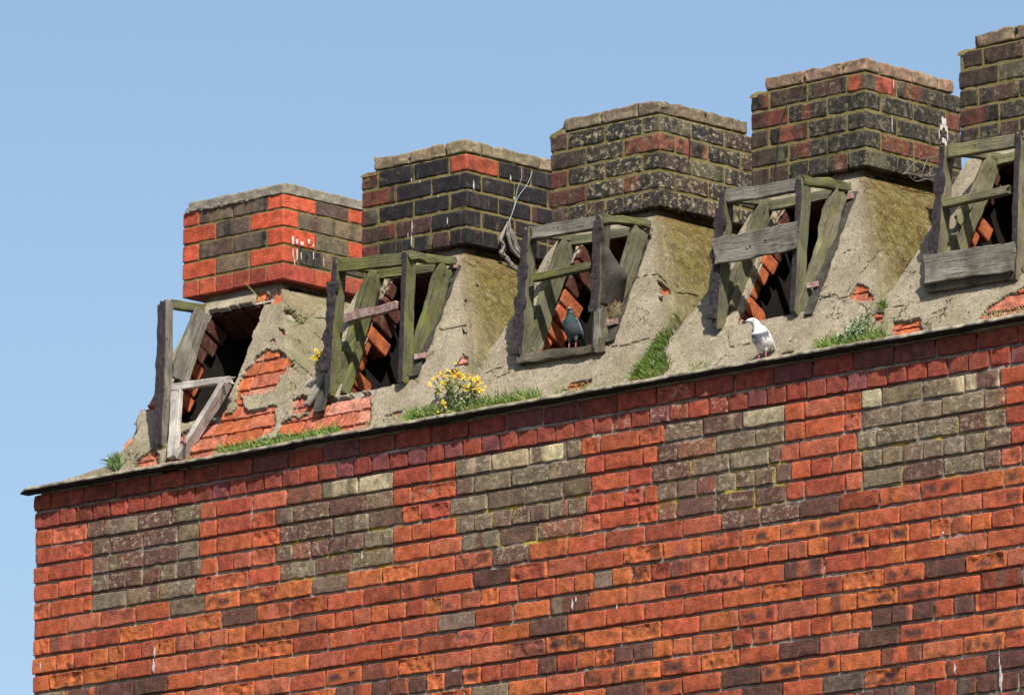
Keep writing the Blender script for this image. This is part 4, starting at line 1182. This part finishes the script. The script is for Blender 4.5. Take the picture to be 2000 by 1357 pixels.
# feathers / droppings lying in the grass
for (px, py, s_, lab) in [(1102, 767, .018, 'small white feather in the short grass below the felted frame'), (1126, 768, .012, 'tiny white feather lying furthest right below the felted frame'),
                     (1277, 707, .012, 'white feather caught in the tall valley grass')]:
    p = atY(px, py, -.03) if px < 1200 else onS(px, py, .04)
    mb = MB(); n_ = 10; V = []
    for k_ in range(n_):
        t = k_ / (n_ - 1); w_ = s_ * .35 * math.sin(math.pi * min(1, t * .9 + .08))
        V += [C(-s_ / 2 + s_ * t, 0, w_ + .15 * s_ * math.sin(t * 3)), C(-s_ / 2 + s_ * t, .002, -w_ * .8 + .15 * s_ * math.sin(t * 3))]
    mb.add(V, [(2 * a, 2 * a + 1, 2 * a + 3, 2 * a + 2) for a in range(n_ - 1)], (.8, .8, .8))
    o = mb.build('feather', M_WHITE); o.location = Vector(p); tag(o, lab, 'feather')

# ---------------------------------------------------------------- pigeons
def loft(sec, nseg=28):
    sec = np.array(sec, float)                 # x, z, ry, rz, yoff
    t = np.arange(len(sec)); tt = np.linspace(0, len(sec) - 1, (len(sec) - 1) * 4 + 1)
    def cr(v):
        out = []
        for q_ in tt:
            k_ = min(int(q_), len(sec) - 2); f = q_ - k_
            a, b, c, d = v[max(k_ - 1, 0)], v[k_], v[k_ + 1], v[min(k_ + 2, len(v) - 1)]
            out.append(.5 * ((2 * b) + (-a + c) * f + (2 * a - 5 * b + 4 * c - d) * f * f + (-a + 3 * b - 3 * c + d) * f ** 3))
        return np.array(out)
    S = np.stack([cr(sec[:, k_]) for k_ in range(5)], -1)
    Ctr = np.stack([S[:, 0], S[:, 4], S[:, 1]], -1); T = np.gradient(Ctr, axis=0); V = []; F = []; U = []
    for k_ in range(len(S)):
        tn = T[k_] / np.linalg.norm(T[k_]); a = np.cross(C(0, 1, 0), tn) * -1
        a /= np.linalg.norm(a); b = np.cross(tn, a)
        for s_ in range(nseg):
            an = 2 * math.pi * s_ / nseg
            V.append(Ctr[k_] + b * math.cos(an) * max(S[k_, 2], .0006) + a * math.sin(an) * max(S[k_, 3], .0006)); U.append(tt[k_])
    for k_ in range(len(S) - 1):
        for s_ in range(nseg): F.append((k_ * nseg + s_, k_ * nseg + (s_ + 1) % nseg, (k_ + 1) * nseg + (s_ + 1) % nseg, (k_ + 1) * nseg + s_))
    F.append(tuple(range(nseg))[::-1]); F.append(tuple((len(S) - 1) * nseg + s_ for s_ in range(nseg)))
    return np.array(V), F, np.array(U)
def pigeon(name, label, loc, rotz, scale, white, headturn):
    root = empty(name, loc, label, 'pigeon'); root.rotation_euler = (0, 0, rotz)
    hy = headturn
    sec = [(-.075, .085, .020, .012, 0), (-.055, .093, .034, .028, 0), (-.028, .104, .045, .042, 0), (0, .122, .051, .049, 0), (.020, .148, .049, .045, 0),
           (.030, .172, .040, .036, hy * .05), (.034, .194, .029, .027, hy * .2), (.037, .214, .0225, .022, hy * .4), (.043, .231, .0205, .0205, hy * .7), (.052, .241, .0175, .017, hy * 1.0), (.064, .243, .011, .0105, hy * 1.5), (.071, .241, .005, .0045, hy * 1.8)]
    if white:
        sec = [(a, b - .016 * max(0, min(1, (b - .165) / .04)), c_ * 1.12, d_ * (1.12 if b < .2 else 1.04), e_) for a, b, c_, d_, e_ in sec]
    V, F, U = loft(sec); N = fbm(V, 28, 3, 3)
    col = np.zeros((len(V), 3))
    if white:
        col[:] = (.80, .79, .77)
        col[(U > 3.75) & (U < 4.7) & (N > -.7)] = (.13, .14, .17)
        col[(U > 3.0) & (U <= 3.8) & (fbm(V, 60, 9) > .1) & (V[:, 0] > .02)] = (.22, .23, .26)
        col[(U > 8.2) & (U < 9.0) & (N > .15)] = (.45, .46, .49)
        col[(U < 1.2)] = (.10, .10, .12)
    else:
        col[:] = (.065, .072, .088)
        col[U > 4.2] = (.05, .075, .085)
        nk = (U > 4.4) & (U < 7.6); col[nk] = np.where((N[nk] > -.25)[:, None], (.015, .065, .055), (.06, .04, .075))
        col[U >= 7.6] = (.10, .12, .155)
    mb = MB(); mb.add(V * scale, F, col); mb.build('body', M_FEATH, root)
    # wings
    for sgn in (-1, 1):
        n1, n2 = 16, 10; V = []; cc = []
        for a in range(n1):
            t = a / (n1 - 1)
            cx_, cz_ = .030 - .125 * t, .168 - .105 * t
            w_ = .036 * math.sin(math.pi * min(1, .12 + t * .86)) ** .7
            for b in range(n2):
                s_ = b / (n2 - 1) * 2 - 1
                x = cx_ + s_ * w_ * .62; z = cz_ - s_ * w_ * .9 * -1
                bul = .049 * math.sqrt(max(0.02, 1 - ((t - .35) / .85) ** 2)) - .010 * s_ * s_ + .004
                V.append(C(x, sgn * bul, z))
                if white: cc.append((.78, .77, .76) if t < .85 else (.3, .3, .32))
                else: cc.append((.34, .39, .47) if not (.42 < t < .5 or .66 < t < .75 or t > .88) else (.05, .05, .06))
        Fw = [(a * n2 + b, a * n2 + b + 1, (a + 1) * n2 + b + 1, (a + 1) * n2 + b) for a in range(n1 - 1) for b in range(n2 - 1)]
        mb = MB(); mb.add(np.array(V) * scale, Fw, np.array(cc)); o = mb.build('wing', M_FEATH, root)
        md = o.modifiers.new('t', 'SOLIDIFY'); md.thickness = .006 * scale; md.offset = 0
    # tail
    mb = MB(); V = []; cc = []
    for a in range(8):
        t = a / 7
        for b in range(7):
            s_ = b / 6 * 2 - 1; V.append(C(-.06 - .085 * t, s_ * (.016 + .014 * t), .092 - .062 * t + .004 * (1 - s_ * s_))); cc.append((.75, .74, .73) if white and t < .5 else (.05, .05, .06) if t > .75 or white else (.14, .16, .19))
    mb.add(np.array(V) * scale, [(a * 7 + b, a * 7 + b + 1, (a + 1) * 7 + b + 1, (a + 1) * 7 + b) for a in range(7) for b in range(6)], np.array(cc))
    o = mb.build('tail', M_FEATH, root); md = o.modifiers.new('t', 'SOLIDIFY'); md.thickness = .005 * scale
    # legs
    pink = (.50, .10, .12)
    for sgn in (-1, 1):
        mb = MB()
        def tube(p, q, r0, r1, col_):
            p, q = np.array(p), np.array(q); t = q - p; L_ = np.linalg.norm(t); t /= L_
            a = np.cross(t, C(.31, .9, .2)); a /= np.linalg.norm(a); b = np.cross(t, a)
            V = [c_ + (a * math.cos(x_) + b * math.sin(x_)) * r for c_, r in ((p, r0), ((p + q) / 2, (r0 + r1) / 2), (q, r1)) for x_ in np.linspace(0, 2 * math.pi, 9)[:-1]]
            mb.add(np.array(V) * scale, [(k_ * 8 + s_, k_ * 8 + (s_ + 1) % 8, (k_ + 1) * 8 + (s_ + 1) % 8, (k_ + 1) * 8 + s_) for k_ in range(2) for s_ in range(8)] + [tuple(range(16, 24))], col_)
        tube((.0, sgn * .022, .095), (-.004, sgn * .022, .045), .017, .007, (.72, .70, .68) if white else (.10, .11, .13))
        tube((-.004, sgn * .022, .05), (.004, sgn * .022, .006), .0042, .0035, pink)
        for an in (-.5, 0, .5, math.pi):
            tube((.004, sgn * .022, .006), (.004 + math.cos(an) * .026, sgn * .022 + math.sin(an) * .026, .003), .0034, .002, pink)
        mb.build('leg', M_FEATH, root)
    # beak, cere and eyes
    mb = MB(); bx, bz, by = .068, .240 - (.016 if white else 0), hy * 1.7
    P, F = rbox((.026, .008, .008), .0035, (4, 2, 2)); P[:, 1] *= np.interp(P[:, 0], [-.013, .013], [1, .3]); P[:, 2] = P[:, 2] * np.interp(P[:, 0], [-.013, .013], [1, .3]) - .003 * (P[:, 0] > 0)
    an = math.atan2(hy * .5, .012) * .6
    R = np.array([[math.cos(an), -math.sin(an), 0], [math.sin(an), math.cos(an), 0], [0, 0, 1]])
    mb.add((P @ R.T + C(bx + .008 * math.cos(an), by + .008 * math.sin(an), bz)) * scale, F, (.45, .36, .32) if white else (.10, .10, .10))
    P, F = rbox((.009, .009, .006), .003); mb.add((P @ R.T + C(bx, by, bz + .004)) * scale, F, (.75, .73, .72))
    mb.build('beak', M_FEATH, root)
    for sgn in (-1, 1):
        mb = MB(); P, F = rbox((.0075, .0075, .0075), .0033, (3, 3, 3))
        e_ = C(.054, hy * .98, .243 - (.016 if white else 0)) + R @ C(.002, sgn * .0165, 0)
        mb.add((P + e_) * scale, F, (.35, .03, .02) if white else (.5, .12, .03))
        P, F = rbox((.004, .004, .004), .0018, (2, 2, 2)); mb.add((P + e_ + R @ C(0, sgn * .0028, 0)) * scale, F, (.01, .01, .01))
        mb.build('eye', M_FEATH, root)
    return root
pw_ = atY(1489, 703, -.025)
pigeon('pigeon', 'white pigeon with a grey collar standing on the ledge under the fourth frame', (pw_[0], -.025, .028), math.radians(-78), .79, True, -.034)
pd2 = atY(1118, 683, .135)
pigeon('pigeon', 'dark grey pigeon with a green neck perched on the sill of the felted frame', pd2, math.radians(-72), .77, False, .006)
